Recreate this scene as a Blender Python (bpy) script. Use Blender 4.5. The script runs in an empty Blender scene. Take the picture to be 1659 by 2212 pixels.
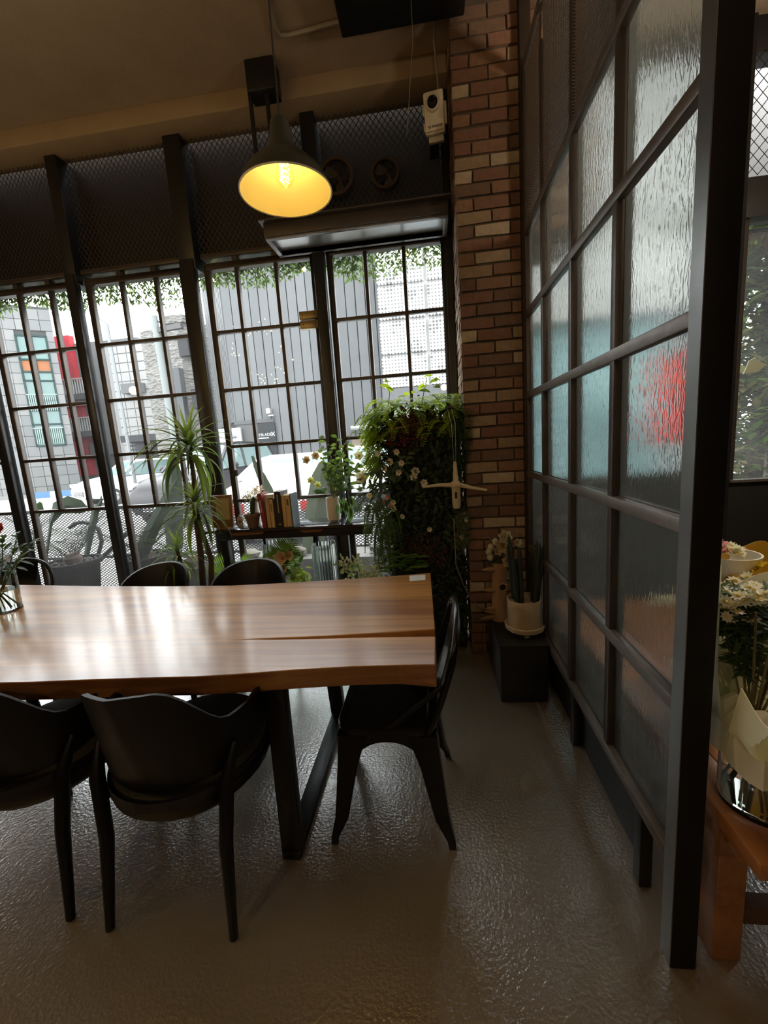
import bpy, bmesh, math, random
import numpy as np
from mathutils import Vector, Matrix, Euler

# ------------------------------------------------------------------ camera
W, H, FPX = 1659, 2212, 904.82
PITCH, ROLL, YAW = 0.161, -0.0695797, -0.1214306
EYE = np.array([0.0, 0.0, 1.5])
_fw = np.array([math.sin(YAW) * math.cos(PITCH), math.cos(YAW) * math.cos(PITCH), -math.sin(PITCH)])
_r0 = np.array([math.cos(YAW), -math.sin(YAW), 0.0]); _u0 = np.cross(_r0, _fw)
_r = math.cos(ROLL) * _r0 + math.sin(ROLL) * _u0
_u = -math.sin(ROLL) * _r0 + math.cos(ROLL) * _u0
S = bpy.context.scene
COL = S.collection
cam = bpy.data.cameras.new('camera'); camo = bpy.data.objects.new('camera', cam); COL.objects.link(camo)
cam.sensor_fit = 'HORIZONTAL'; cam.sensor_width = 36.0; cam.lens = FPX / W * 36.0
cam.clip_start = 0.05; cam.clip_end = 300
camo.matrix_world = Matrix(((_r[0], _u[0], -_fw[0], EYE[0]), (_r[1], _u[1], -_fw[1], EYE[1]), (_r[2], _u[2], -_fw[2], EYE[2]), (0, 0, 0, 1)))
S.camera = camo
# ------------------------------------------------------------------ sky, exposure
wd = bpy.data.worlds.new('world'); S.world = wd; wd.use_nodes = True
bg = wd.node_tree.nodes['Background']; bg.inputs[0].default_value = (0.97, 0.985, 1.0, 1); bg.inputs[1].default_value = 8.0
S.view_settings.view_transform = 'Standard'; S.view_settings.look = 'None'
S.view_settings.exposure = 0.42; S.view_settings.gamma = 1.0; S.view_settings.use_curve_mapping = False
S.cycles.max_bounces = 10; S.cycles.transparent_max_bounces = 24; S.cycles.sample_clamp_indirect = 6.0
S.cycles.caustics_reflective = False; S.cycles.caustics_refractive = True
def area(name, loc, rot, sx, sy, power, col=(1, 1, 1), portal=False):
    l = bpy.data.lights.new(name, 'AREA'); l.shape = 'RECTANGLE'; l.size = sx; l.size_y = sy; l.energy = power; l.color = col
    if portal: l.cycles.is_portal = True
    o = bpy.data.objects.new(name, l); COL.objects.link(o); o.location = loc; o.rotation_euler = rot
    return o
# sampling portals on the window walls (they emit nothing themselves)
area('window_portal', (-3.2, 3.36, 1.55), (math.radians(-90), 0, 0), 6.8, 2.9, 1, portal=True)
area('side_window_portal', (2.6, 3.36, 1.9), (math.radians(-90), 0, 0), 4.0, 3.7, 1, portal=True)
def lamp(name, loc, power, col=(1, .70, .42), r=.06):
    l = bpy.data.lights.new(name, 'POINT'); l.energy = power; l.color = col; l.shadow_soft_size = r
    o = bpy.data.objects.new(name, l); COL.objects.link(o); o.location = loc
    return o
# unseen warm fill lights, added as further pendants behind and beside the camera
lamp('warm_fill_light', (-1.9, -1.6, 2.5), 20)
lamp('warm_fill_light', (0.3, -1.9, 2.5), 18)
lamp('warm_fill_light', (-4.2, 0.8, 2.5), 18)
lamp('flower_counter_light', (1.55, 1.55, 2.8), 60, (1, .82, .62), .12)

# ------------------------------------------------------------------ picture ray helpers: a point on a plane of known place
def _ray(x, y): return (x - W / 2) / FPX * _r - (y - H / 2) / FPX * _u + _fw
def AX(x, y, X): d = _ray(x, y); return tuple(EYE + d * ((X - EYE[0]) / d[0]))
def AY(x, y, Y): d = _ray(x, y); return tuple(EYE + d * ((Y - EYE[1]) / d[1]))
def AZ(x, y, Z): d = _ray(x, y); return tuple(EYE + d * ((Z - EYE[2]) / d[2]))
R = random.Random(7)
PI = math.pi

# ------------------------------------------------------------------ materials
MATS = {}
def M(name, col, rough=.5, metal=0., noise=None, bump=None, coat=0., coat_rough=.1, spec=.5, emit=0., dark=.6, stretch=(1, 1, 1), alpha_noise=None):
    if name in MATS: return MATS[name]
    m = bpy.data.materials.new(name); m.use_nodes = True; MATS[name] = m
    nt = m.node_tree; n = nt.nodes; L = nt.links; b = n['Principled BSDF']
    c = (*col, 1)
    b.inputs['Base Color'].default_value = c; b.inputs['Roughness'].default_value = rough; b.inputs['Metallic'].default_value = metal
    b.inputs['Specular IOR Level'].default_value = spec; b.inputs['Coat Weight'].default_value = coat; b.inputs['Coat Roughness'].default_value = coat_rough
    if emit: b.inputs['Emission Color'].default_value = c; b.inputs['Emission Strength'].default_value = emit
    tc = n.new('ShaderNodeTexCoord'); mp = n.new('ShaderNodeMapping'); mp.inputs['Scale'].default_value = stretch
    L.new(tc.outputs['Object'], mp.inputs[0])
    nz = n.new('ShaderNodeTexNoise'); nz.inputs['Scale'].default_value = noise or 12.; nz.inputs['Detail'].default_value = 4
    L.new(mp.outputs[0], nz.inputs['Vector'])
    mx = n.new('ShaderNodeMix'); mx.data_type = 'RGBA'
    d = dark if noise else .92
    mx.inputs['A'].default_value = (col[0] * d, col[1] * d, col[2] * d, 1); mx.inputs['B'].default_value = c
    L.new(nz.outputs['Fac'], mx.inputs['Factor']); L.new(mx.outputs['Result'], b.inputs['Base Color'])
    if bump:
        n2 = n.new('ShaderNodeTexNoise'); n2.inputs['Scale'].default_value = bump[0]; n2.inputs['Detail'].default_value = 3
        L.new(mp.outputs[0], n2.inputs['Vector'])
        bp = n.new('ShaderNodeBump'); bp.inputs['Strength'].default_value = bump[1]; bp.inputs['Distance'].default_value = bump[2] if len(bump) > 2 else .01
        L.new(n2.outputs['Fac'], bp.inputs['Height']); L.new(bp.outputs[0], b.inputs['Normal'])
    return m
def leafm(name, col, tr=.45, rough=.4, tcol=None):
    if name in MATS: return MATS[name]
    m = M(name, col, rough, noise=9, dark=.7, spec=.10)
    nt = m.node_tree; n = nt.nodes; L = nt.links; b = n['Principled BSDF']; out = n['Material Output']
    t = n.new('ShaderNodeBsdfTranslucent'); t.inputs[0].default_value = (*(tcol or (min(1, col[0] * 1.5), min(1, col[1] * 1.6), col[2] * .9)), 1)
    x = n.new('ShaderNodeMixShader'); x.inputs[0].default_value = tr
    L.new(b.outputs[0], x.inputs[1]); L.new(t.outputs[0], x.inputs[2]); L.new(x.outputs[0], out.inputs[0])
    return m
def windowglass(name, tint=(.93, .95, .95), dust=.05, dustcol=(.9, .9, .9)):
    m = bpy.data.materials.new(name); m.use_nodes = True; MATS[name] = m
    nt = m.node_tree; n = nt.nodes; L = nt.links; out = n['Material Output']; n.remove(n['Principled BSDF'])
    t = n.new('ShaderNodeBsdfTransparent'); t.inputs[0].default_value = (*tint, 1)
    g = n.new('ShaderNodeBsdfGlossy'); g.inputs['Roughness'].default_value = 0.0
    f = n.new('ShaderNodeFresnel'); f.inputs[0].default_value = 1.45
    gb = n.new('ShaderNodeNewGeometry'); fm = n.new('ShaderNodeMath'); fm.operation = 'MULTIPLY_ADD'; fm.inputs[1].default_value = -1; fm.inputs[2].default_value = 1; L.new(gb.outputs['Backfacing'], fm.inputs[0])
    fx = n.new('ShaderNodeMath'); fx.operation = 'MULTIPLY'; L.new(f.outputs[0], fx.inputs[0]); L.new(fm.outputs[0], fx.inputs[1])   # reflect on the entering face only
    x = n.new('ShaderNodeMixShader'); L.new(fx.outputs[0], x.inputs[0]); L.new(t.outputs[0], x.inputs[1]); L.new(g.outputs[0], x.inputs[2])
    tl = n.new('ShaderNodeBsdfTranslucent'); tl.inputs[0].default_value = (*dustcol, 1)
    tc = n.new('ShaderNodeNewGeometry'); nz = n.new('ShaderNodeTexNoise'); nz.inputs['Scale'].default_value = 2.2; nz.inputs['Detail'].default_value = 5
    L.new(tc.outputs['Position'], nz.inputs['Vector'])
    mr = n.new('ShaderNodeMapRange'); mr.inputs['From Min'].default_value = .3; mr.inputs['From Max'].default_value = .75
    mr.inputs['To Min'].default_value = dust * .6; mr.inputs['To Max'].default_value = dust * 1.4; L.new(nz.outputs['Fac'], mr.inputs['Value'])
    x2 = n.new('ShaderNodeMixShader'); L.new(mr.outputs[0], x2.inputs[0]); L.new(x.outputs[0], x2.inputs[1]); L.new(tl.outputs[0], x2.inputs[2])
    L.new(x2.outputs[0], out.inputs[0])
    return m
def solidglass(name, col=(1, 1, 1), rough=0., ior=1.45):
    m = bpy.data.materials.new(name); m.use_nodes = True; MATS[name] = m
    nt = m.node_tree; n = nt.nodes; L = nt.links; n.remove(n['Principled BSDF'])
    g = n.new('ShaderNodeBsdfGlass'); g.inputs[0].default_value = (*col, 1); g.inputs['Roughness'].default_value = rough; g.inputs['IOR'].default_value = ior
    L.new(g.outputs[0], n['Material Output'].inputs[0]); return m
def rippleglass(name):
    m = solidglass(name, (.78, .80, .79), .08, 1.42); nt = m.node_tree; n = nt.nodes; L = nt.links
    g = [k for k in n if k.type == 'BSDF_GLASS'][0]
    geo = n.new('ShaderNodeNewGeometry'); mp = n.new('ShaderNodeMapping'); mp.inputs['Scale'].default_value = (10, 75, 30); L.new(geo.outputs['Position'], mp.inputs[0])
    nz = n.new('ShaderNodeTexNoise'); nz.inputs['Scale'].default_value = 1.0; nz.inputs['Detail'].default_value = 1.5; nz.inputs['Distortion'].default_value = .8
    L.new(mp.outputs[0], nz.inputs['Vector'])
    bp = n.new('ShaderNodeBump'); bp.inputs['Strength'].default_value = .6; bp.inputs['Distance'].default_value = .0012
    L.new(nz.outputs['Fac'], bp.inputs['Height']); L.new(bp.outputs[0], g.inputs['Normal'])
    tl = n.new('ShaderNodeBsdfTranslucent'); tl.inputs[0].default_value = (.55, .60, .60, 1); L.new(bp.outputs[0], tl.inputs['Normal'])
    df = n.new('ShaderNodeBsdfDiffuse'); df.inputs[0].default_value = (.28, .30, .30, 1); L.new(bp.outputs[0], df.inputs['Normal'])
    a = n.new('ShaderNodeMixShader'); a.inputs[0].default_value = .4; L.new(tl.outputs[0], a.inputs[1]); L.new(df.outputs[0], a.inputs[2])
    x = n.new('ShaderNodeMixShader'); x.inputs[0].default_value = .10; L.new(g.outputs[0], x.inputs[1]); L.new(a.outputs[0], x.inputs[2])
    L.new(x.outputs[0], n['Material Output'].inputs[0]); return m

black = M('black_metal', (.012, .012, .013), .38, .0, bump=(60, .05), spec=.5)
bronze = M('dark_steel', (.085, .070, .060), .40, .35, noise=14, dark=.55, bump=(40, .06))
steel = M('worn_steel', (.21, .185, .165), .38, .5, noise=20, dark=.55, bump=(60, .08))
blackpanel = M('black_panel', (.011, .011, .011), .5, noise=3, dark=.6)
chairblack = M('chair_black', (.004, .004, .0042), .42, bump=(45, .05), spec=.32)
seatblack = M('seat_leather', (.005, .005, .0055), .5, bump=(120, .15, .003))
white = M('white_ceramic', (.80, .78, .72), .35)
cream = M('cream_plastic', (.72, .66, .52), .45)
terra = M('terracotta', (.22, .12, .075), .8, noise=20, dark=.7)
dirt = M('soil', (.03, .022, .016), .95, noise=60)
glassw = windowglass('window_glass', dust=.0095)
vaseglass = solidglass('vase_glass', (.95, .98, .97))
ripple = rippleglass('ripple_glass')

# ------------------------------------------------------------------ mesh builder
class MB:
    def __init__(s): s.v = []; s.f = []; s.sm = []; s.mi = []; s.cur = 0
    def add(s, vs, fs, smooth=False):
        k = len(s.v); s.v += [tuple(map(float, p)) for p in vs]
        for f in fs: s.f.append(tuple(i + k for i in f)); s.sm.append(smooth); s.mi.append(s.cur)
        return s
    def box(s, x0, x1, y0, y1, z0, z1):
        return s.add([(x0, y0, z0), (x1, y0, z0), (x1, y1, z0), (x0, y1, z0), (x0, y0, z1), (x1, y0, z1), (x1, y1, z1), (x0, y1, z1)],
                     [(3, 2, 1, 0), (4, 5, 6, 7), (0, 1, 5, 4), (1, 2, 6, 5), (2, 3, 7, 6), (3, 0, 4, 7)])
    def bar(s, p0, p1, w, h, up=(0, 0, 1), w1=None, h1=None):
        p0, p1 = Vector(p0), Vector(p1); d = (p1 - p0).normalized(); sd = d.cross(Vector(up))
        if sd.length < 1e-4: sd = d.cross(Vector((1, 0, 0)))
        sd.normalize(); uu = sd.cross(d).normalized(); vs = []
        for p, a, b in ((p0, w, h), (p1, w1 or w, h1 or h)):
            for i, j in ((-1, -1), (1, -1), (1, 1), (-1, 1)): vs.append(p + sd * (i * a / 2) + uu * (j * b / 2))
        return s.add(vs, [(3, 2, 1, 0), (4, 5, 6, 7), (0, 1, 5, 4), (1, 2, 6, 5), (2, 3, 7, 6), (3, 0, 4, 7)])
    def tube(s, pts, r, n=8, cap=True, flat=None):
        pts = [Vector(p) for p in pts]; m = len(pts); rs = r if isinstance(r, (list, tuple)) else [r] * m
        vs = []; N = None
        for i, p in enumerate(pts):
            t = (pts[min(i + 1, m - 1)] - pts[max(i - 1, 0)]).normalized()
            if N is None: N = t.orthogonal().normalized()
            N = (N - t * N.dot(t)); N = N.normalized() if N.length > 1e-6 else t.orthogonal().normalized()
            B = t.cross(N)
            for k in range(n):
                a = 2 * PI * k / n; vs.append(p + (N * math.cos(a) + B * math.sin(a)) * rs[i])
        fs = [(i * n + k, i * n + (k + 1) % n, (i + 1) * n + (k + 1) % n, (i + 1) * n + k) for i in range(m - 1) for k in range(n)]
        s.add(vs, fs, True)
        if cap:
            k = len(s.v) - m * n
            s.f += [tuple(k + j for j in reversed(range(n))), tuple(k + (m - 1) * n + j for j in range(n))]; s.sm += [False, False]; s.mi += [s.cur] * 2
        return s
    def lathe(s, prof, c=(0, 0, 0), n=28, rot=None, wob=None):
        vs = []
        for j, (r, z) in enumerate(prof):
            for k in range(n):
                a = 2 * PI * k / n; q = r if wob is None else r * wob(a, j)
                p = Vector((q * math.cos(a), q * math.sin(a), z))
                if rot is not None: p = rot @ p
                vs.append(p + Vector(c))
        m = len(prof)
        fs = [(i * n + k, i * n + (k + 1) % n, (i + 1) * n + (k + 1) % n, (i + 1) * n + k) for i in range(m - 1) for k in range(n)]
        return s.add(vs, fs, True)
    def sphere(s, c, r, n=10, sc=(1, 1, 1)):
        m = max(4, n // 2 + 1)
        prof = [(max(1e-4, r * math.sin(PI * i / m)), -r * math.cos(PI * i / m)) for i in range(m + 1)]
        k = len(s.v); s.lathe(prof, (0, 0, 0), n)
        for i in range(k, len(s.v)): x, y, z = s.v[i]; s.v[i] = (x * sc[0] + c[0], y * sc[1] + c[1], z * sc[2] + c[2])
        return s
    def prism(s, poly, axis, a0, a1):
        # poly: list of 2-D points, extruded along axis ('x','y','z')
        def P(u, v, w): return {'x': (w, u, v), 'y': (u, w, v), 'z': (u, v, w)}[axis]
        n = len(poly); vs = [P(u, v, a0) for u, v in poly] + [P(u, v, a1) for u, v in poly]
        return s.add(vs, [tuple(range(n)), tuple(reversed(range(n, 2 * n)))] + [(i, i + n, (i + 1) % n + n, (i + 1) % n) for i in range(n)])
    def quad(s, a, b, c, d, smooth=False): return s.add([a, b, c, d], [(0, 1, 2, 3)], smooth)
    def leaf(s, p, d, nrm, L, Wd, droop=.2, seg=4, tip=.0, fold=.15, wide=.4):
        p = Vector(p); d = Vector(d).normalized(); nrm = Vector(nrm); sd = d.cross(nrm)
        sd = sd.normalized() if sd.length > 1e-4 else d.orthogonal().normalized(); up = sd.cross(d)
        vs = []; q = p.copy(); dd = d.copy()
        for i in range(seg + 1):
            t = i / seg
            w = Wd * .5 * (math.sin(PI * min(1, max(0.04, t ** (math.log(.5) / math.log(wide)))))) if tip == 0 else Wd * .5 * (1 - t) ** tip * min(1, .45 + t * 4)
            vs += [q - sd * w + up * (fold * w), q, q + sd * w + up * (fold * w)]
            q = q + dd * (L / seg); dd = (dd + Vector((0, 0, -1)) * (droop * 2 / seg)).normalized()
            up = sd.cross(dd)
        fs = []
        for i in range(seg):
            a = i * 3; fs += [(a, a + 1, a + 4, a + 3), (a + 1, a + 2, a + 5, a + 4)]
        return s.add(vs, fs, True)
    def build(s, name, mat, parent=None, bevel=0, world=True, kind=None, seg=2):
        me = bpy.data.meshes.new(name)
        off = Vector((0, 0, 0))
        if parent is not None and world:
            q = parent
            while q is not None: off += q.location; q = q.parent
        me.from_pydata([tuple(Vector(p) - off) for p in s.v] if off.length else s.v, [], s.f)
        me.polygons.foreach_set('use_smooth', s.sm); me.polygons.foreach_set('material_index', s.mi)
        for m in (mat if isinstance(mat, (list, tuple)) else [mat]): me.materials.append(m)
        if bevel:
            bm = bmesh.new(); bm.from_mesh(me); bmesh.ops.remove_doubles(bm, verts=bm.verts, dist=1e-6)
            ed = [e for e in bm.edges if len(e.link_faces) == 2 and e.calc_face_angle(0) > .6]
            bmesh.ops.bevel(bm, geom=ed, offset=bevel, segments=seg, affect='EDGES', profile=.5, clamp_overlap=True)
            for f in bm.faces: f.smooth = True
            bm.to_mesh(me); bm.free()
        me.validate(); me.set_sharp_from_angle(angle=math.radians(38)) if any(s.sm) or bevel else None
        o = bpy.data.objects.new(name, me); COL.objects.link(o)
        if parent is not None: o.parent = parent
        if kind: o['kind'] = kind
        return o
def tag(o, label=None, cat=None, group=None, kind=None):
    if label: o['label'] = label
    if cat: o['category'] = cat
    if group: o['group'] = group
    if kind: o['kind'] = kind
    return o
def thing(name, label, cat, loc=(0, 0, 0), group=None, kind=None):
    o = bpy.data.objects.new(name, None); COL.objects.link(o); o.location = loc; o.empty_display_size = .1
    return tag(o, label, cat, group, kind)
def empty(name, loc=(0, 0, 0), kind=None, parent=None):
    o = bpy.data.objects.new(name, None); COL.objects.link(o); o.location = loc
    if parent: o.parent = parent
    if kind: o['kind'] = kind
    return o
def inst(name, src, parent, loc, rot=(0, 0, 0), sc=(1, 1, 1)):
    """another part sharing src's mesh"""
    o = bpy.data.objects.new(name, src.data); COL.objects.link(o)
    if parent is not None:
        o.parent = parent; off = Vector((0, 0, 0)); q = parent
        while q is not None: off += q.location; q = q.parent
        loc = Vector(loc) - off
    o.location = loc; o.rotation_euler = rot; o.scale = sc if not isinstance(sc, (int, float)) else (sc, sc, sc)
    return o
def meshdata(mb, name, mat, bevel=0):
    o = mb.build(name, mat, bevel=bevel); me = o.data; bpy.data.objects.remove(o)
    class X: data = me
    return X
def dup(root, loc, rotz=0, label=None, group=None):
    def cp(o, par):
        c = o.copy(); COL.objects.link(c)
        if par is not None: c.parent = par
        for ch in o.children: cp(ch, c)
        return c
    c = cp(root, None); c.location = loc; c.rotation_euler = (0, 0, rotz)
    if label: c['label'] = label
    if group: c['group'] = group
    return c
def V(*a): return Vector(a)
def text(name, body, size, loc, rot, mat, parent, depth=.0005, ax='CENTER'):
    c = bpy.data.curves.new(name, 'FONT'); c.body = body; c.size = size; c.extrude = depth; c.align_x = ax; c.align_y = 'CENTER'
    c.materials.append(mat); t_ = bpy.data.objects.new(name, c); COL.objects.link(t_)
    me = bpy.data.meshes.new_from_object(t_.evaluated_get(bpy.context.evaluated_depsgraph_get())); bpy.data.objects.remove(t_)
    me.name = name; o = bpy.data.objects.new(name, me); COL.objects.link(o)
    off = Vector((0, 0, 0)); q = parent
    while q is not None: off += q.location; q = q.parent
    o.parent = parent; o.location = Vector(loc) - off; o.rotation_euler = rot
    return o
def dmesh(mb, P, U, Vv, nu, nv, t):
    """diagonal strand lattice as two families of flat strips with real width"""
    P, U, Vv = Vector(P), Vector(U), Vector(Vv); nrm = U.cross(Vv).normalized()
    def strand(p, q, k):
        sd = (q - p).cross(nrm).normalized() * t / 2; o = nrm * (t * .6) * k
        mb.add([p - sd + o, p + sd + o, q + sd + o, q - sd + o], [(0, 1, 2, 3)])
    for i in range(-nv, nu + 1):
        for fam in (0, 1):
            a0, b0, a1, b1 = (i, 0, i + nv, nv) if fam == 0 else (i, nv, i + nv, 0)
            if a1 <= 0 or a0 >= nu: continue
            s0 = max(0, -a0) / (a1 - a0); s1 = min(1, (nu - a0) / (a1 - a0))
            f = lambda s_: P + U * ((a0 + (a1 - a0) * s_) / nu) + Vv * ((b0 + (b1 - b0) * s_) / nv)
            strand(f(s0), f(s1), 1 if fam else -1)
    return mb
# ================================================================== SETTING
YG = 3.30                    # plane of the window glass
# floor: dark trowelled concrete with a worn shiny sealer
def floormat():
    m = M('sealed_concrete', (.25, .215, .16), .5, noise=1.1, dark=.72, coat=1.0, coat_rough=.21, spec=1.0); nt = m.node_tree; n = nt.nodes; L = nt.links; b = n['Principled BSDF']
    tc = [k for k in n if k.type == 'TEX_COORD'][0]
    n2 = n.new('ShaderNodeTexNoise'); n2.inputs['Scale'].default_value = 2.6; n2.inputs['Detail'].default_value = 6; L.new(tc.outputs['Object'], n2.inputs['Vector'])
    r = n.new('ShaderNodeMapRange'); r.inputs['From Min'].default_value = .2; r.inputs['From Max'].default_value = .8; r.inputs['To Min'].default_value = .22; r.inputs['To Max'].default_value = .46
    L.new(n2.outputs['Fac'], r.inputs['Value']); L.new(r.outputs[0], b.inputs['Roughness'])
    n3 = n.new('ShaderNodeTexNoise'); n3.inputs['Scale'].default_value = 85; n3.inputs['Detail'].default_value = 2; L.new(tc.outputs['Object'], n3.inputs['Vector'])
    mp = n.new('ShaderNodeMapping'); mp.inputs['Rotation'].default_value = (0, 0, .7); mp.inputs['Scale'].default_value = (30, 3, 1); L.new(tc.outputs['Object'], mp.inputs[0])
    n4 = n.new('ShaderNodeTexNoise'); n4.inputs['Scale'].default_value = 1.5; n4.inputs['Detail'].default_value = 4; L.new(mp.outputs[0], n4.inputs['Vector'])
    a = n.new('ShaderNodeMath'); a.operation = 'MULTIPLY_ADD'; a.inputs[1].default_value = .5; L.new(n4.outputs['Fac'], a.inputs[0]); L.new(n3.outputs['Fac'], a.inputs[2])
    bp = n.new('ShaderNodeBump'); bp.inputs['Strength'].default_value = .30; bp.inputs['Distance'].default_value = .007; L.new(a.outputs[0], bp.inputs['Height']); L.new(bp.outputs[0], b.inputs['Normal']); L.new(bp.outputs[0], b.inputs['Coat Normal']); b.inputs['Coat IOR'].default_value = 2.1
    return m
fl = MB().box(-7.2, 5.2, -5.2, 3.36, -.1, 0).build('floor', floormat(), kind='structure')
for sx, sy, sr in ((1152, 1694, .055),):
    c = AZ(sx, sy, 0)
    sp = MB().lathe([(.001, .0012), (sr * .45, .0012), (sr, .0008), (sr, .0003)], c, 24, wob=lambda a, j: 1 + .13 * math.sin(3 * a + j) + .07 * math.sin(5 * a)).build('floor_stain', M('pale_stain', (.34, .30, .22), .5, noise=9, dark=.5), kind='structure')
brownceil = M('brown_plaster', (.42, .32, .225), .8, noise=5, dark=.75, bump=(30, .2))
MB().box(-7.2, 5.2, -5.2, 3.36, 3.92, 4.05).build('ceiling', brownceil, kind='structure')
MB().box(-7.2, .22, 3.12, 3.36, 3.80, 3.92).build('trim_1', M('tan_beam', (.42, .31, .19), .7, noise=7, dark=.75), kind='structure', bevel=.006)
MB().box(-.39, .3, 1.9, 2.78, 3.80, 3.92).build('trim_2', blackpanel, kind='structure', bevel=.01)       # dropped dark duct on the ceiling
darkwall = M('dark_wall', (.035, .028, .022), .8, noise=3)
MB().box(-7.3, -7.2, -5.2, 3.36, 0, 3.92).build('wall_left', darkwall, kind='structure')
MB().box(5.2, 5.3, -5.2, 3.36, 0, 3.92).build('wall_far_right', darkwall, kind='structure')
MB().box(-7.2, 5.2, -5.3, -5.2, 0, 3.92).build('wall_back', darkwall, kind='structure')

# ---- street front: upper wall with posts and expanded-metal panels
wf = empty('wall_front', (0, 0, 0), 'structure')
MB().box(-7.2, .26, 3.42, 3.52, 2.97, 3.92).build('wall_panel', M('upper_panel', (.014, .011, .008), .6, noise=3), wf)
posts = [(-5.62, -5.54), (-4.64, -4.56), (-3.66, -3.58), (-2.765, -2.69), (-1.81, -1.70), (-.785, -.705)]
for a, b in posts:
    MB().box(a - .01, b + .01, 3.24, 3.42, 2.90, 3.80).build('upper_post', black, wf, bevel=.004)
for a, b in zip(posts[:-1], posts[1:]):
    o = dmesh(MB(), (a[1] + .02, 3.31, 3.0), (b[0] - a[1] - .04, 0, 0), (0, 0, .80), 22, 14, .006).build('expanded_mesh', bronze, wf, kind='stuff')
dmesh(MB(), (-.68, 3.31, 3.0), (.90, 0, 0), (0, 0, .80), 22, 14, .006).build('expanded_mesh', bronze, wf, kind='stuff')
for k, (cx, cz, r) in enumerate(((-.572, 3.385, .125), (-.225, 3.36, .10))):
    rot = Matrix.Rotation(PI / 2, 3, 'X')
    vt = MB(); vt.lathe([(r * .82, 0), (r * .82, .05), (r, .05), (r, 0)], (cx, 3.30, cz), 32, rot=rot)
    v = vt.build('vent_ring', M('vent_brown', (.05, .03, .022), .5), wf)
    f = MB()
    for q in range(5):
        a = q * 2 * PI / 5; f.bar((cx, 3.27, cz), (cx + r * .75 * math.cos(a), 3.27, cz + r * .75 * math.sin(a)), .06, .004, up=(.3, 1, 0))
    f.build('fan_blade', black, v)

# ---- glazed street front: five grids of panes (and two more out of frame to the left)
ZR = [.12, 1.118, 1.562, 2.004, 2.44, 2.885]
pane_c = {}
def window(num, x0, x1, mx, bright_slit=True):
    w = empty("window_%d" % num, (x0, YG, 0), "structure")
    f = MB(); e = .028
    e1 = .045 if bright_slit else e
    f.box(x0, x0 + e1, YG - .012, YG + .03, 0, 2.93).box(x1 - e, x1, YG - .03, YG + .03, 0, 2.93)
    f.box(x0 + e, x1 - e, YG - .03, YG + .03, 2.885, 2.93).box(x0 + e, x1 - e, YG - .03, YG + .03, 0, .12)
    f.build('frame', bronze, w, bevel=.003)
    t = MB().box(x0, x1, YG - .04, YG + .05, 2.965, 3.0).build('transom_bar', bronze, w, bevel=.003)
    xs = [x0 + e] + list(mx) + [x1 - e]
    for m in mx:
        MB().box(m - .013, m + .013, YG - .022, YG + .022, 1.118, 2.885).build('muntin', bronze, w, bevel=.003)
        MB().box(m - .02, m + .02, YG - .03, YG + .03, 2.93, 2.965).build('transom_spacer', bronze, w)
    for z in ZR[1:-1]:
        MB().box(x0 + e, x1 - e, YG - .02, YG + .02, z - .0125, z + .0125).build('muntin', bronze, w, bevel=.003)
    for i in range(len(xs) - 1):
        for j in range(1, len(ZR) - 1):
            MB().box(xs[i], xs[i + 1], YG - .0015, YG + .0015, ZR[j], ZR[j + 1]).build('pane', glassw, w)
    MB().box(xs[0], xs[-1], YG - .0015, YG + .0015, ZR[0], ZR[1]).build('pane', glassw, w)
    MB().box(x0, x1, YG - .0015, YG + .0015, 2.93, 2.965).build('transom_pane', glassw, w)
    MB().box(x0 - .13, x0, YG + .012, YG + .015, 0, 2.965).build('side_pane', glassw, w)
    return w
window(6, -6.52, -5.63, (-6.23, -5.93))
window(7, -5.53, -4.65, (-5.24, -4.94))
window(1, -4.55, -3.665, (-4.26, -3.96))
window(2, -3.555, -2.77, (-3.249, -2.964))
window(3, -2.655, -1.815, (-2.345, -2.056))
window(4, -1.655, -.79, (-1.396, -1.087))
window(5, -.70, .165, (-.411, -.129))
for k, (a, b) in enumerate(posts):
    MB().box(a, b, YG - .08, YG - .013, 0, 2.965).build('trim_%d' % (10 + k), black, kind='structure', bevel=.005)
MB().box(.165, .262, YG - .05, YG + .1, 0, 3.92).build('trim_20', black, kind='structure', bevel=.004)
MB().box(-7.2, -6.52, YG - .05, YG + .05, 0, 3.0).build('trim_21', black, kind='structure')
# brass lock plate on the door leaf
c = AY(670, 692, YG - .045); lk = MB().box(c[0] - .075, c[0] + .065, YG - .07, YG - .022, c[2] + .006, c[2] + .062).box(c[0] - .075, c[0] + .065, YG - .07, YG - .022, c[2] - .062, c[2] - .006)
bl = thing('door_lock', 'brass two-piece patch lock on the black window post', 'lock', (c[0], YG - .02, c[2]))
brass = M('brass', (.33, .25, .12), .36, .8, noise=25, dark=.75)
lk.build('lock_plate', brass, bl, bevel=.003)
for dx in (-.05, .045):
    for dz in (.034, -.034): MB().sphere((c[0] + dx, YG - .071, c[2] + dz), .006, 8).build('screw', M('dark_brass', (.15, .09, .03), .4, .9), bl)
stk = MB().box(c[0] - .085 + .09, c[0] + .045, YG - .003, YG - .0017, c[2] + .10, c[2] + .125)
# square dark sensor sticker on the glass
c = AY(508, 1022, YG - .003); tag(MB().box(c[0] - .025, c[0] + .025, YG - .006, YG - .002, c[2] - .025, c[2] + .025).build('glass_sticker', M('sticker_grey', (.10, .11, .09), .6)), 'small square dark sticker on the pane behind the wooden frame', 'sticker')

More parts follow.
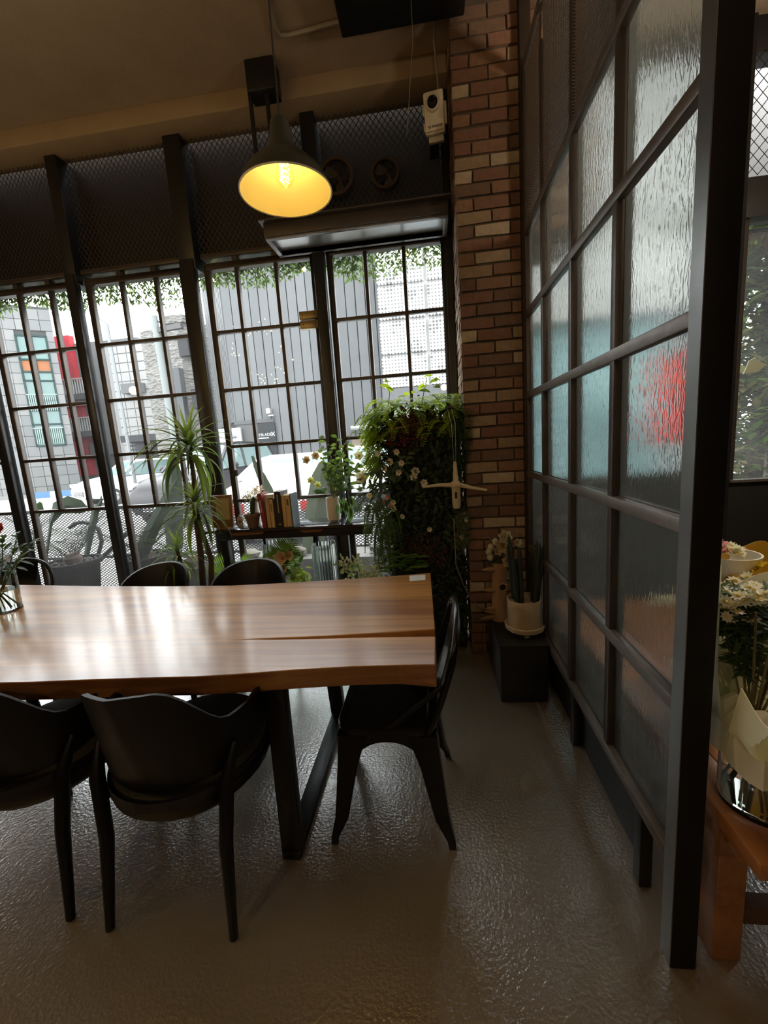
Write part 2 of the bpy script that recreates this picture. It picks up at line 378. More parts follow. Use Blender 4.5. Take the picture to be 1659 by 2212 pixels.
# ---- steel canopy box over the door
cb = thing('canopy_box', 'black steel canopy box with framed underside above the right window', 'canopy', (-.43, 3.1, 2.9))
MB().box(-1.03, .18, 2.94, 2.955, 2.905, 2.985).build('front_plate', bronze, cb, bevel=.003)
MB().box(-1.05, .20, 2.90, 3.24, 2.985, 2.997).build('top_plate', bronze, cb, bevel=.003)
MB().box(-1.03, .18, 2.956, 3.24, 2.925, 2.94).build('underside_panel', M('sheet_metal', (.42, .42, .41), .34, .5, noise=3, dark=.7), cb)
u = MB()
u.box(-1.03, .18, 2.955, 2.985, 2.895, 2.925).box(-1.03, .18, 3.21, 3.24, 2.895, 2.925).box(-1.03, -1.0, 2.985, 3.21, 2.895, 2.925).box(.15, .18, 2.985, 3.21, 2.895, 2.925)
u.build('underside_frame', steel, cb, bevel=.003)
for x in (-.95, .10): MB().box(x - .015, x + .015, 3.02, 3.24, 2.997, 3.06).build('bracket', steel, cb)

# ---- brick pillar / wall with separate bricks
wb = empty('wall_right', (.22, 2.81, 0), 'structure')
mort = M('mortar', (.105, .078, .054), .95, noise=30, dark=.6, bump=(60, .4))
MB().box(.232, .66, 2.822, 3.30, 0, 3.92).box(.66, 1.02, 2.822, 3.30, 2.66, 3.92).build('mortar_bed', mort, wb)
bcols = [M('brick_%s' % n_, c_, .85, noise=26, dark=d_, bump=(45, .5, .006)) for n_, c_, d_ in (('red', (.225, .112, .07), .55), ('brown', (.185, .108, .067), .5), ('orange', (.27, .148, .086), .55), ('tan', (.34, .235, .14), .5), ('limewashed', (.50, .39, .265), .5))]
CH = .0745; BL = .20
bm_cache = {}
def brick(x0, x1, y0, y1, z0, z1, k):
    key = (round(x1 - x0, 3), round(y1 - y0, 3), k)
    if key not in bm_cache:
        w, d, h = x1 - x0, y1 - y0, z1 - z0; b = MB().box(-w / 2, w / 2, -d / 2, d / 2, -h / 2, h / 2)
        rr = random.Random(hash(key) & 255); b.v = [(x + rr.uniform(-.003, .003), y + rr.uniform(-.002, .002), z + rr.uniform(-.003, .003)) for x, y, z in b.v]
        bm_cache[key] = meshdata(b, 'brick', bcols[k], bevel=.0)
    o = inst('brick', bm_cache[key], wb, ((x0 + x1) / 2, (y0 + y1) / 2, (z0 + z1) / 2))
    o.rotation_euler = (0, 0, R.uniform(-.012, .012))
RB = random.Random(21)
for i in range(52):
    z0 = i * CH + .006; z1 = z0 + CH - .013
    if z1 > 3.92: break
    x = .22 + (0 if i % 2 else -.105); top = z0 > 2.66
    while x < (.98 if top else .60):
        xa, xb = max(x, .22), min(x + BL, .99 if top else .62)
        pr = RB.uniform(-.006, .004); k = RB.choices(range(5), (26, 28, 20, 16, 12))[0]
        if xb - xa > .03: brick(xa, xb, 2.81 + pr, 2.90, z0, z1, k)
        x += BL + .011
    k = RB.choices(range(5), (16, 16, 18, 25, 30))[0]
    if i % 2: brick(.22 + RB.uniform(-.004, .004), .30, 2.912, 3.02, z0, z1, k); brick(.22, .30, 3.03, 3.23, z0, z1, (k + 1) % 5)
    else: brick(.22 + RB.uniform(-.004, .004), .30, 2.912, 3.11, z0, z1, k); brick(.22, .30, 3.12, 3.23, z0, z1, (k + 2) % 5)
MB().box(.588, .648, 2.755, 2.809, 0, 3.92).build('trim_22', M('brown_steel', (.045, .032, .026), .5, .4, noise=10), kind='structure', bevel=.004)

# ---- second street front to the right of the partition
wr = empty('wall_front_right', (2, 3.3, 0), 'structure')
q = MB()
q.box(.66, 5.2, 3.26, 3.40, 0, .30).box(.66, 1.90, 3.26, 3.40, .30, 1.15)
q.box(1.90, 2.10, 3.24, 3.40, .30, 3.92).box(2.10, 5.2, 3.26, 3.40, .30, 1.06).box(2.10, 5.2, 3.26, 3.40, 2.79, 3.03).box(2.08, 5.2, 3.26, 3.40, 3.72, 3.92)
q.box(.66, 1.72, 3.36, 3.40, 2.27, 2.30).box(.66, 1.90, 3.26, 3.40, 3.80, 3.92).box(3.6, 3.7, 3.26, 3.40, 1.06, 3.72)
q.build('black_frame', blackpanel, wr, bevel=.004)
MB().box(2.10, 2.15, 3.28, 3.36, 1.06, 2.79).build('window_stile', bronze, wr, bevel=.004)
MB().box(2.10, 3.6, 3.225, 3.26, 1.055, 1.075).build('window_sill', steel, wr, bevel=.003)
MB().box(2.15, 3.6, 3.33, 3.334, 1.06, 2.79).build('pane', windowglass('clear_glass', dust=.02), wr)
MB().box(3.7, 5.2, 3.33, 3.334, 1.06, 2.79).build('pane', MATS['clear_glass'], wr)
MB().box(.66, 1.70, 3.33, 3.336, 2.28, 3.80).build('frosted_pane', windowglass('frosted_glass', (.25, .25, .25), .70, (.85, .86, .84)), wr)
MB().box(1.70, 1.90, 3.33, 3.336, 2.32, 3.80).build('frosted_pane', MATS['frosted_glass'], wr)
teal = windowglass('teal_film_glass', (.10, .15, .15), .66, (.56, .70, .71))
MB().box(.66, 1.70, 3.33, 3.336, 1.15, 2.28).build('film_pane', teal, wr)
MB().box(1.70, 1.90, 3.33, 3.334, 1.15, 2.32).build('pane', MATS['clear_glass'], wr)
dmesh(MB(), (2.09, 3.25, 3.03), (3.0, 0, 0), (0, 0, .69), 46, 9, .005).build('expanded_mesh', black, wr, kind='stuff')

# ================================================================== GLASS PARTITION
gp = thing('glass_partition', 'black steel grid partition with ripple glass panes beside the table', 'partition', (.62, 1.9, 0))
XP = .595; VY = [2.735, 2.367, 1.922, 1.497, 1.074]; HZ = [2.646, 2.198, 1.731, 1.253, .775, .316]
MB().box(XP - .004, XP + .062, 1.022, 1.074, 0, 3.92).build('end_post', M('post_black', (.009, .008, .008), .6, .0, spec=.2, noise=14, dark=.6), gp, bevel=.004)
MB().box(XP - .0065, XP - .004, 1.024, 1.072, 0, 3.92).build('post_lit_face', M('post_lit_steel', (.30, .30, .30), .36, .85, noise=8, dark=.7, bump=(20, .08)), gp)  # thin plate added; window light on this side put into its paler colour
for y in VY[1:4]:
    MB().box(XP, XP + .026, y - .017, y + .017, HZ[5] - .02, 3.3 if y > 2.3 else 3.5).build('upright', bronze, gp, bevel=.003)
    MB().box(XP + .03, XP + .055, y - .015, y + .015, HZ[5] - .02, 3.5).build('rear_upright', bronze, gp)
MB().box(XP, XP + .05, 2.72, 2.752, .28, 3.5).build('upright', bronze, gp, bevel=.003)
for z in HZ:
    MB().box(XP - .003, XP + .026, 1.074, 2.735, z - .019, z + .019).build('rail', steel, gp, bevel=.003)
    MB().box(XP - .003 + .026, XP + .03, 1.074, 2.735, z + .004, z + .022).build('glazing_bead', bronze, gp)
MB().box(XP, XP + .05, 1.074, 2.735, 3.46, 3.5).build('rail', steel, gp, bevel=.003)
for i in range(4):
    for j in range(5):
        MB().box(XP + .024, XP + .030, VY[i + 1], VY[i], HZ[j + 1], HZ[j]).build('ripple_pane', ripple, gp)
MB().box(XP + .024, XP + .030, VY[4], VY[3], HZ[0], 3.46).build('ripple_pane', ripple, gp)
for i in range(3):
    a, b = VY[i + 1] + .017, VY[i] - .015
    w = MB(); nrow = 68
    for k in range(nrow):
        z = HZ[0] + .025 + k * (3.45 - HZ[0] - .03) / nrow; w.box(XP + .012, XP + .0145, a, b, z, z + .0062)
    nc = int((b - a) / .022)
    for k in range(nc): y = a + (k + .5) * (b - a) / nc; w.box(XP + .0125, XP + .014, y, y + .0045, HZ[0] + .02, 3.46)
    w.build('perforated_mesh', M('mesh_brown', (.15, .115, .09), .5, .3), gp, kind='stuff')
for y in (1.262, 1.915, 2.5): MB().box(XP + .012, XP + .052, y - .022, y + .022, 0, .30).build('foot', black, gp, bevel=.003)
MB().box(XP + .058, XP + .068, 1.28, 2.73, 0, .22).build('kick_plate', M('navy_plate', (.02, .024, .030), .5), gp)
# ================================================================== OUTSIDE
asph = M('pale_paving', (0.244, 0.239, 0.229), .8, noise=.6, dark=.85)
GZ = -.15
MB().box(-60, 60, 3.42, 90, GZ - .2, GZ).build('street', asph, kind='structure')
MB().box(-7.2, 5.2, 3.36, 3.9, GZ, -.02).build('trim_30', M('stone_step', (0.0566, 0.0548, 0.053), .8, noise=8), kind='structure')
bgwhite = M('far_white', (0.212, 0.212, 0.206), .6); grey = M('grey_paint', (0.0707, 0.0728, 0.0741), .6); dkgrey = M('dark_grey', (0.0247, 0.0247, 0.0265), .5)
def facade(p0, p1): # horizontal unit vectors along and out of a facade seen from the street
    d = (V(*p1) - V(*p0)); d.z = 0; L = d.length; d.normalize(); n = V(d.y, -d.x, 0); return d, n, L
def slab(mb, p0, d, n, u0, u1, z0, z1, o0, o1):
    P = lambda u, o, z: V(*p0) * 1 + d * u + n * o + V(0, 0, z)
    mb.add([P(u0, o0, z0), P(u1, o0, z0), P(u1, o1, z0), P(u0, o1, z0), P(u0, o0, z1), P(u1, o0, z1), P(u1, o1, z1), P(u0, o1, z1)],
           [(3, 2, 1, 0), (4, 5, 6, 7), (0, 1, 5, 4), (1, 2, 6, 5), (2, 3, 7, 6), (3, 0, 4, 7)]); return mb

# --- stone-clad block with the teal corner window
sb = thing('stone_block', 'grey stone clad building with tall teal window across the street', 'building', (-22, 24, GZ))
A0, B0, C0 = (-27.5, 21.4, 0), AZ(80, 1074, GZ)[:2] + (0,), AZ(179, 1064.5, GZ)[:2] + (0,)
stone = [M('stone_a', (0.117, 0.118, 0.118), .6, noise=2, dark=.85), M('stone_b', (0.131, 0.131, 0.129), .6, noise=2, dark=.85), M('stone_c', (0.103, 0.106, 0.108), .6, noise=2, dark=.85)]
d1, n1, L1 = facade(A0, B0); d2, n2, L2 = facade(B0, C0)
HB = 10.3
MB().prism([(A0[0], A0[1] + .06), (B0[0] - .02, B0[1] + .06), (C0[0] - .04, C0[1] + .04), (C0[0] - 2.2, C0[1] + 2.3), (A0[0], A0[1] + 4.4)], 'z', GZ, HB).build('core', M('joint_grey', (0.0424, 0.0424, 0.0424), .9), sb)
RS = random.Random(5); rows = 18; rh = HB / rows
def stones(p0, d, n, L, cols, holes):
    us = [L * i / cols for i in range(cols + 1)]
    for r_ in range(rows):
        for c_ in range(cols):
            u0, u1, z0, z1 = us[c_], us[c_ + 1], r_ * rh, (r_ + 1) * rh
            for (hu0, hu1, hz0, hz1) in holes:
                if u0 < hu1 and u1 > hu0 and z0 < hz1 and z1 > hz0:
                    if u0 < hu0 - .15: u1 = hu0
                    elif u1 > hu1 + .15: u0 = hu1
                    else: u0 = u1
            if u1 - u0 > .1:
                o_ = RS.uniform(0, .02); slab(MB(), p0, d, n, u0 + .012, u1 - .012, z0 + GZ + .012, z1 + GZ - .012, -.05, .0 + o_).build('stone', RS.choice(stone), sb)
WU0, WU1, WZ0, WZ1 = L2 * .20, L2 * .84, rh * 5, rh * 15.5
stones(A0, d1, n1, L1, 7, [(L1 - .8, L1, -1, 3)] if False else [])
stones(B0, d2, n2, L2, 4, [(WU0, WU1, WZ0, WZ1)])
tealw = M('teal_glass', (0.0424, 0.0952, 0.0884), .15, noise=1, dark=.7); oran = M('orange_panel', (0.177, 0.0707, 0.0318), .6)
tf = M('teal_frame', (0.0124, 0.0283, 0.0283), .4)
wz = [WZ0, WZ0 + 1.15, WZ0 + 1.75, WZ0 + 2.2, WZ0 + 3.2, WZ0 + 3.75, WZ1 - 1.25 + .0, WZ1]
wz = [WZ0 + (WZ1 - WZ0) * t for t in (0, .20, .33, .42, .60, .68, .79, 1)]
for i in range(len(wz) - 1):
    mt = oran if i == 5 else tealw
    for a, b in ((WU0, (WU0 + WU1) / 2), ((WU0 + WU1) / 2, WU1)):
        slab(MB(), B0, d2, n2, a + .05, b - .05, wz[i] + GZ + .05, wz[i + 1] + GZ - .05, -.04, -.02).build('window_panel', mt, sb)
fr = MB()
for u in (WU0 + .03, (WU0 + WU1) / 2, WU1 - .03): slab(fr, B0, d2, n2, u - .045, u + .045, WZ0 + GZ, WZ1 + GZ, -.05, .05)
for z in wz: slab(fr, B0, d2, n2, WU0, WU1, z + GZ - .045, z + GZ + .045, -.05, .05)
fr.build('window_frame', tf, sb)
for (za, zb) in ((WZ0 + .1, WZ0 + 1.0), (WZ0 + 1.95, WZ0 + 2.85)):
    rl = MB()
    for k in range(14): u = WU0 + .1 + k * (WU1 - WU0 - .2) / 13; slab(rl, B0, d2, n2, u - .02, u + .02, za + GZ, zb + GZ, .06, .09)
    slab(rl, B0, d2, n2, WU0, WU1, zb + GZ - .03, zb + GZ + .03, .05, .10)
    rl.build('window_railing', M('pale_teal', (0.121, 0.184, 0.162), .5), sb)
slab(MB(), A0, d1, n1, L1 - 1.3, L1 - .35, GZ, 2.5, -.02, .05).build('entrance_door', M('dark_glass', (0.0354, 0.0424, 0.0424), .2), sb)
cu = MB(); cu.tube([(B0[0] - 2, B0[1] - .7, GZ + .1), (B0[0] + .6, B0[1] - .45, GZ + .1), (C0[0] + 1.0, C0[1] - .25, GZ + .1)], .14, 4)
tag(cu.build('kerb', M('kerb_grey', (0.141, 0.141, 0.138), .8)), 'pale kerb running along the stone clad building', 'kerb')
for k, (t0, t1, m) in enumerate(((.30, .52, 'blue'), (.52, .66, 'white'), (.66, .92, 'blue'))):
    p = V(B0[0] - .2, B0[1] - 1.3, 0); e = V(C0[0] + 1.6, C0[1] - 1.4, 0); a = p.lerp(e, t0); b = p.lerp(e, t1)
    tag(MB().bar((a.x, a.y, GZ + .16), (b.x, b.y, GZ + .16), .3, .32).build('planter_box', M('planter_' + m, (.03, .09, .19) if m == 'blue' else (.4, .4, .39), .6)),
        {0: 'blue planter box nearest the stone block door', 1: 'short white planter box between two blue ones', 2: 'longest blue planter box at the kerb'}[k], 'planter', 'planter boxes on the kerb')

# --- building with the red strip and balconies
rb = thing('balcony_building', 'dark grey building with a red strip and white balcony railings', 'building', (-22, 29, GZ))
y = 27.0
def P27(px_, py_, Y=27.0): return AY(px_, py_, Y)
xa, xb, xc = P27(137, 800)[0], P27(165, 800)[0], P27(205, 800)[0]
ztop = P27(140, 722)[2]
MB().box(xa - .9, xc + 3.0, y + .5, y + 8, GZ, ztop - .5).build('wall', M('bldg_grey', (0.085, 0.085, 0.085), .7, noise=2, dark=.8), rb)
for (a, b) in ((722, 822), (868, 905), (945, 985), (995, 1030)):
    z1_, z0_ = P27(150, a)[2], P27(150, b)[2]; MB().box(xa - .8, xb - .25, y + .1, y + .55, z0_, z1_).build('red_panel', M('red_paint', (0.219, 0.0124, 0.0195), .6, noise=1, dark=.85), rb)
for (a, b) in ((822, 855), (905, 935)):
    z1_, z0_ = P27(160, a)[2], P27(160, b)[2]
    bl_ = MB().box(xa - .8, xb + .9, y - .7, y + .5, z0_ - .35, z0_).build('balcony_slab', M('slab_grey', (0.0566, 0.0566, 0.0583), .7), rb)
    rl = MB()
    for k in range(15): x = xa - .75 + k * (xb + .85 - xa + .75) / 14; rl.box(x - .025, x + .025, y - .68, y - .63, z0_, z1_)
    rl.box(xa - .8, xb + .9, y - .7, y - .61, z1_ - .06, z1_)
    for k in range(4): yy = y - .6 + k * .3; rl.box(xb + .82, xb + .87, yy, yy + .05, z0_, z1_)
    rl.build('balcony_railing', M('rail_white', (0.265, 0.258, 0.254), .5), rb)
MB().box(xb + .1, xc + 1.5, y - .2, y + .5, P27(190, 985)[2], P27(190, 960)[2]).build('ledge', M('slab_grey', (0.0566, 0.0566, 0.0583), .7), rb)
# --- pale tiled building with recessed balconies
pb = thing('pale_building', 'pale tiled building with a recessed dark balcony beside the pole', 'building', (-14, 24, GZ))
Yp = 24.
x0, x1 = AY(225, 800, Yp)[0], AY(318, 800, Yp)[0]
MB().box(x0, x1, Yp, Yp + 2, GZ, AY(250, 745, Yp)[2]).build('core', M('pale_joint', (0.128, 0.128, 0.126), .8), pb)
zt = AY(250, 745, Yp)[2]; nr = 16
for r_ in range(nr):
    for c_ in range(4):
        u0 = x0 + .5 + (x1 - x0 - .5) * c_ / 4; u1 = x0 + .5 + (x1 - x0 - .5) * (c_ + 1) / 4; z0_ = GZ + (zt - GZ) * r_ / nr; z1_ = GZ + (zt - GZ) * (r_ + 1) / nr
        if 2 <= r_ <= 5 and c_ >= 1: continue
        MB().box(u0 + .02, u1 - .02, Yp - .05, Yp + .05, z0_ + .03, z1_ - .03).build('tile', M('pale_tile', (0.17, 0.17, 0.166), .6, noise=1.5, dark=.9), pb)
MB().box(x0 + 1.2, x1, Yp - .04, Yp - .0, zt * 2 / nr, zt * 6 / nr).build('recess_panel', M('recess_grey', (0.0707, 0.0707, 0.0707), .6, noise=2), pb)
MB().box(x0 + 1.0, x1 + .4, Yp - .9, Yp, AY(290, 952, Yp)[2] - .1, AY(290, 942, Yp)[2]).build('canopy', dkgrey, pb)
sg = MB()
for k in range(4): sg.box(x0 + 1.3, x1, Yp - .6, Yp - .56, AY(290, 940, Yp)[2] - .5 - .22 * k, AY(290, 940, Yp)[2] - .38 - .22 * k)
sg.build('balcony_slats', dkgrey, pb)
ac = AY(289, 840, Yp); MB().box(ac[0] - .45, ac[0] + .8, Yp - .5, Yp - .06, ac[2] - .3, ac[2] + .25).build('air_conditioner', grey, pb)
# --- stone-faced building behind the pole
def stonetex():
    m = M('rubble_stone', (0.141, 0.136, 0.128), .85, noise=.6, dark=.8); nt = m.node_tree; n = nt.nodes; L = nt.links; b = n['Principled BSDF']
    tc = [k for k in n if k.type == 'TEX_COORD'][0]; v = n.new('ShaderNodeTexVoronoi'); v.inputs['Scale'].default_value = 3.6
    mp = n.new('ShaderNodeMapping'); mp.inputs['Scale'].default_value = (1, 1, 2.4); L.new(tc.outputs['Object'], mp.inputs[0]); L.new(mp.outputs[0], v.inputs['Vector'])
    bp = n.new('ShaderNodeBump'); bp.inputs['Strength'].default_value = .7; bp.inputs['Distance'].default_value = .14; L.new(v.outputs['Distance'], bp.inputs['Height']); L.new(bp.outputs[0], b.inputs['Normal'])
    mx = n.new('ShaderNodeMix'); mx.data_type = 'RGBA'; mx.blend_type = 'MULTIPLY'; mx.inputs['Factor'].default_value = .38
    hs = n.new('ShaderNodeSeparateColor'); L.new(v.outputs['Color'], hs.inputs[0]); cr = n.new('ShaderNodeCombineColor')
    for k in range(3): L.new(hs.outputs[0], cr.inputs[k])
    src = b.inputs['Base Color'].links[0].from_socket; L.new(src, mx.inputs['A']); L.new(cr.outputs[0], mx.inputs['B']); L.new(mx.outputs['Result'], b.inputs['Base Color'])
    return m
rs = thing('rubble_building', 'rough stone faced building with narrow windows behind the utility pole', 'building', (-14, 22, GZ))
Yr = 20.
x0, xm, x1 = AY(292, 800, Yr)[0], AY(385, 720, Yr)[0], AY(470, 800, Yr)[0]; zt = AY(350, 700, Yr)[2]
MB().prism([(x0, Yr + .8), (xm, Yr), (x1 + 1.5, Yr + 2.5), (x1 + 1.5, Yr + 3.5), (x0, Yr + 3.5)], 'z', GZ, zt).build('wall', stonetex(), rs)
MB().prism([(xm - .8, Yr + .02), (xm + .3, Yr - .02), (xm + .6, Yr + 1), (xm - 1.2, Yr + 1)], 'z', zt, zt + .35).build('roof_ridge', MATS['rubble_stone'], rs)
for (px_, py_, w_, h_) in ((395, 745, .5, 1.0), (425, 860, .5, .9)):
    c = AY(px_, py_, Yr - .1); MB().box(c[0] - w_ / 2, c[0] + w_ / 2, Yr - .1, Yr + 1.2, c[2] - h_ / 2, c[2] + h_ / 2).build('window', dkgrey, rs)
c = AY(378, 840, Yr - .3); MB().box(c[0] - .35, c[0] + .35, Yr - .35, Yr + .3, .5, AY(378, 798, Yr)[2]).build('sign_column', M('column_grey', (0.0601, 0.0637, 0.0672), .6), rs)
# --- utility pole
up = thing('utility_pole', 'pale grey utility pole with a short side arm', 'pole', (*AY(350, 800, 17.)[:2], GZ))
pt = AY(332, 683, 17.); MB().tube([(pt[0] + .25, 17, GZ), (pt[0] + .12, 17, 3.5), (pt[0], 17, pt[2])], [.19, .17, .14], 14).build('shaft', M('pole_grey', (0.128, 0.141, 0.138), .6), up)
e = AY(390, 702, 16.7); MB().bar((pt[0], 17, pt[2] - .55), (e[0], 16.8, e[2]), .16, .2).build('arm', M('arm_grey', (0.0566, 0.0566, 0.0566), .6), up)
MB().tube([(pt[0], 17, pt[2] - .1), (pt[0] + .5, 17, pt[2] - .45), (pt[0] + 1.2, 17, pt[2] - .6)], .03, 5).build('wire', dkgrey, up)
s2 = AY(160, 640, 12.); sl = thing('street_lamp', 'grey street lamp head hanging into the left window top', 'lamp', (s2[0], 12, s2[2]))
MB().tube([AY(118, 628, 12.), AY(140, 640, 12.), AY(160, 652, 12.), AY(178, 657, 12.)], [.04, .07, .11, .05], 8).build('lamp_head', M('lamp_grey', (0.0884, 0.0952, 0.0994), .5), sl)
MB().tube([AY(178, 657, 12.), AY(230, 700, 12.), (AY(230, 700, 12.)[0] + .1, 12, GZ)], .05, 6).build('lamp_arm', MATS['lamp_grey'], sl)

# --- ribbed metal building
mb_ = thing('ribbed_building', 'grey metal clad building with vertical panel seams and a dark sign', 'building', (-4, 17, GZ))
Ym = 16.; zt = 9.5
xl, xc_, xr = AY(497, 800, Ym)[0], AY(497, 800, Ym)[0], AY(842, 800, Ym)[0]
cl = [M('cladding_%d' % k, (.078 + .005 * k, .081 + .005 * k, .084 + .005 * k), .55, noise=3, dark=.88) for k in range(3)]
MB().prism([(xl + .02, Ym + .05), (xr, Ym + .05), (xr, Ym + 4), (xl - 2.5, Ym + 4), (xl - 2.45, Ym + 3.45)], 'z', GZ, zt).build('core', M('seam_dark', (0.0265, 0.0276, 0.0283), .7), mb_)
npn = 17; pw = (xr - xl) / npn
for k in range(npn):
    MB().box(xl + k * pw + .018, xl + (k + 1) * pw - .018, Ym - .03 - .012 * (k % 2), Ym + .05, .0 if k > 3 else 2.75, zt).build('panel', cl[(k * 7) % 3], mb_)
for k in range(16):   # receding flank with close ribs
    a = V(xl, Ym, 0).lerp(V(xl - 2.45, Ym + 3.4, 0), k / 16); b = V(xl, Ym, 0).lerp(V(xl - 2.45, Ym + 3.4, 0), (k + .55) / 16)
    MB().bar((a.x, a.y, (2.75 + zt) / 2), (b.x, b.y, (2.75 + zt) / 2), .10, zt - 2.75).build('rib', cl[k % 3], mb_)
MB().box(xl - .05, xl + 4 * pw + .1, Ym - .10, Ym + .05, 2.62, 2.76).build('ledge', M('ledge_grey', (0.0601, 0.0608, 0.0619), .6), mb_)
MB().box(xl, xl + 1.9 * pw, Ym - .06, Ym + .05, 0, 2.62).build('plinth', M('speckled_stone', (0.0741, 0.0741, 0.0728), .7, noise=30, dark=.75), mb_)
c = AY(574, 938, Ym - .12); sgn = MB().box(c[0] - .38, c[0] + .40, Ym - .14, Ym - .05, 0.6, c[2] + .42).build('sign_board', M('sign_dark', (0.0195, 0.0213, 0.0229), .5, noise=20, dark=.8), mb_)
wl = M('white_letters', (0.301, 0.301, 0.301), .5)
text('sign_lettering', 'EYBLADE', .155, (c[0] - .06, Ym - .143, c[2] - .02), (PI / 2, 0, 0), wl, sgn, .003)
x_ = MB(); x_.bar((c[0] + .24, Ym - .145, c[2] - .085), (c[0] + .37, Ym - .145, c[2] + .07), .006, .03, up=(1, 0, 0)).bar((c[0] + .24, Ym - .145, c[2] + .07), (c[0] + .37, Ym - .145, c[2] - .085), .006, .03, up=(1, 0, 0))
x_.build('cross_logo', wl, sgn)
MB().box(c[0] - .30, c[0] + .12, Ym - .146, Ym - .14, c[2] - .16, c[2] - .12).build('sign_line', wl, sgn)
w = AY(583, 893, Ym - .1); MB().box(w[0] - .09, w[0] + .07, Ym - .25, Ym - .03, w[2] - .02, w[2] + .18).box(w[0], w[0] + .2, Ym - .3, Ym - .1, w[2] - .12, w[2] - .06).build('wall_light', bgwhite, mb_)
sh = MB(); x0_, x1_ = AY(462, 940, 15.4)[0], AY(498, 940, 15.4)[0]
p = AY(462, 950, 15.8); q_ = AY(524, 935, 15.8)
MB().box(p[0], q_[0] - .05, 15.75, 15.85, AY(500, 970, 15.8)[2], AY(500, 925, 15.8)[2]).build('poster_board', M('poster_white', (0.247, 0.251, 0.254), .5), mb_)
g_ = MB()
for (fx, fz, fw_) in ((.12, .62, .1), (.62, .5, .22), (.12, .3, .12)):
    xx = p[0] + (q_[0] - p[0]) * fx; zz = AY(500, 970, 15.8)[2] + (AY(500, 925, 15.8)[2] - AY(500, 970, 15.8)[2]) * fz; g_.box(xx, xx + fw_, 15.74, 15.752, zz, zz + .07)
g_.build('poster_print', grey, mb_)
pi = MB().tube([AY(758, 925, Ym - .3), AY(840, 922, Ym - .3)], .09, 8).build('wall_pipe', bgwhite, mb_)
c = AY(800, 955, Ym - .1); MB().box(c[0] - .7, c[0] + .9, Ym - .08, Ym - .03, GZ, AY(800, 945, Ym)[2]).build('lower_panel', M('tan_wall', (0.148, 0.117, 0.0918), .7), mb_)
# thin diagonal pipe on the flank
MB().tube([AY(468, 745, 17.), AY(505, 705, 16.)], .05, 6).build('diagonal_pipe', bgwhite, mb_)

# --- white perforated-panel building
def perf():
    m = M('perforated_white', (0.304, 0.304, 0.301), .5, noise=1, dark=.95); nt = m.node_tree; n = nt.nodes; L = nt.links; b = n['Principled BSDF']
    tc = [k for k in n if k.type == 'TEX_COORD'][0]
    sx = n.new('ShaderNodeSeparateXYZ'); L.new(tc.outputs['Object'], sx.inputs[0])
    def cell(o):
        a = n.new('ShaderNodeMath'); a.operation = 'MULTIPLY'; a.inputs[1].default_value = 1 / .105; L.new(o, a.inputs[0])
        f = n.new('ShaderNodeMath'); f.operation = 'FRACT'; L.new(a.outputs[0], f.inputs[0])
        g = n.new('ShaderNodeMath'); g.operation = 'SUBTRACT'; g.inputs[1].default_value = .5; L.new(f.outputs[0], g.inputs[0])
        h = n.new('ShaderNodeMath'); h.operation = 'FLOOR'; L.new(a.outputs[0], h.inputs[0]); return g, h
    gx, hx = cell(sx.outputs['X']); gz, hz = cell(sx.outputs['Z'])
    cv = n.new('ShaderNodeCombineXYZ'); L.new(gx.outputs[0], cv.inputs[0]); L.new(gz.outputs[0], cv.inputs[1])
    ln = n.new('ShaderNodeVectorMath'); ln.operation = 'LENGTH'; L.new(cv.outputs[0], ln.inputs[0])
    cid = n.new('ShaderNodeCombineXYZ'); L.new(hx.outputs[0], cid.inputs[0]); L.new(hz.outputs[0], cid.inputs[1])
    nz = n.new('ShaderNodeTexNoise'); nz.inputs['Scale'].default_value = .16; L.new(cid.outputs[0], nz.inputs['Vector'])
    big = n.new('ShaderNodeMath'); big.operation = 'GREATER_THAN'; big.inputs[1].default_value = .60; L.new(nz.outputs['Fac'], big.inputs[0])
    rad = n.new('ShaderNodeMath'); rad.operation = 'MULTIPLY_ADD'; rad.inputs[1].default_value = .15; rad.inputs[2].default_value = .27; L.new(big.outputs[0], rad.inputs[0])
    lt = n.new('ShaderNodeMath'); lt.operation = 'LESS_THAN'; L.new(ln.outputs['Value'], lt.inputs[0]); L.new(rad.outputs[0], lt.inputs[1])
    mx = n.new('ShaderNodeMix'); mx.data_type = 'RGBA'; mx.inputs['A'].default_value = (.62, .62, .61, 1); mx.inputs['B'].default_value = (.07, .07, .07, 1)
    L.new(lt.outputs[0], mx.inputs['Factor']); L.new(mx.outputs['Result'], b.inputs['Base Color']); return m
pf = thing('perforated_building', 'white building of perforated square panels at the right window', 'building', (0, 15, GZ))
Yq = 14.; xl2 = AY(818, 700, Yq)[0]; pm = perf()
MB().box(xl2 + .05, xl2 + 7, Yq + .05, Yq + 1.8, GZ, 9.).build('core', bgwhite, pf)
z = AY(830, 842, Yq)[2]
for r_ in range(6):
    for c_, (u, w_) in enumerate(((0, .92), (.96, .55), (1.55, .95), (2.54, .6), (3.18, .95))):
        MB().box(xl2 + u + .03, xl2 + u + w_ - .03, Yq - .04, Yq + .05, z + r_ * 1.04 + .04, z + (r_ + 1) * 1.04 - .04).build('perforated_panel', pm, pf)
MB().box(xl2, xl2 + 7, Yq - .1, Yq + .05, z - .5, z).build('lower_band', grey, pf)

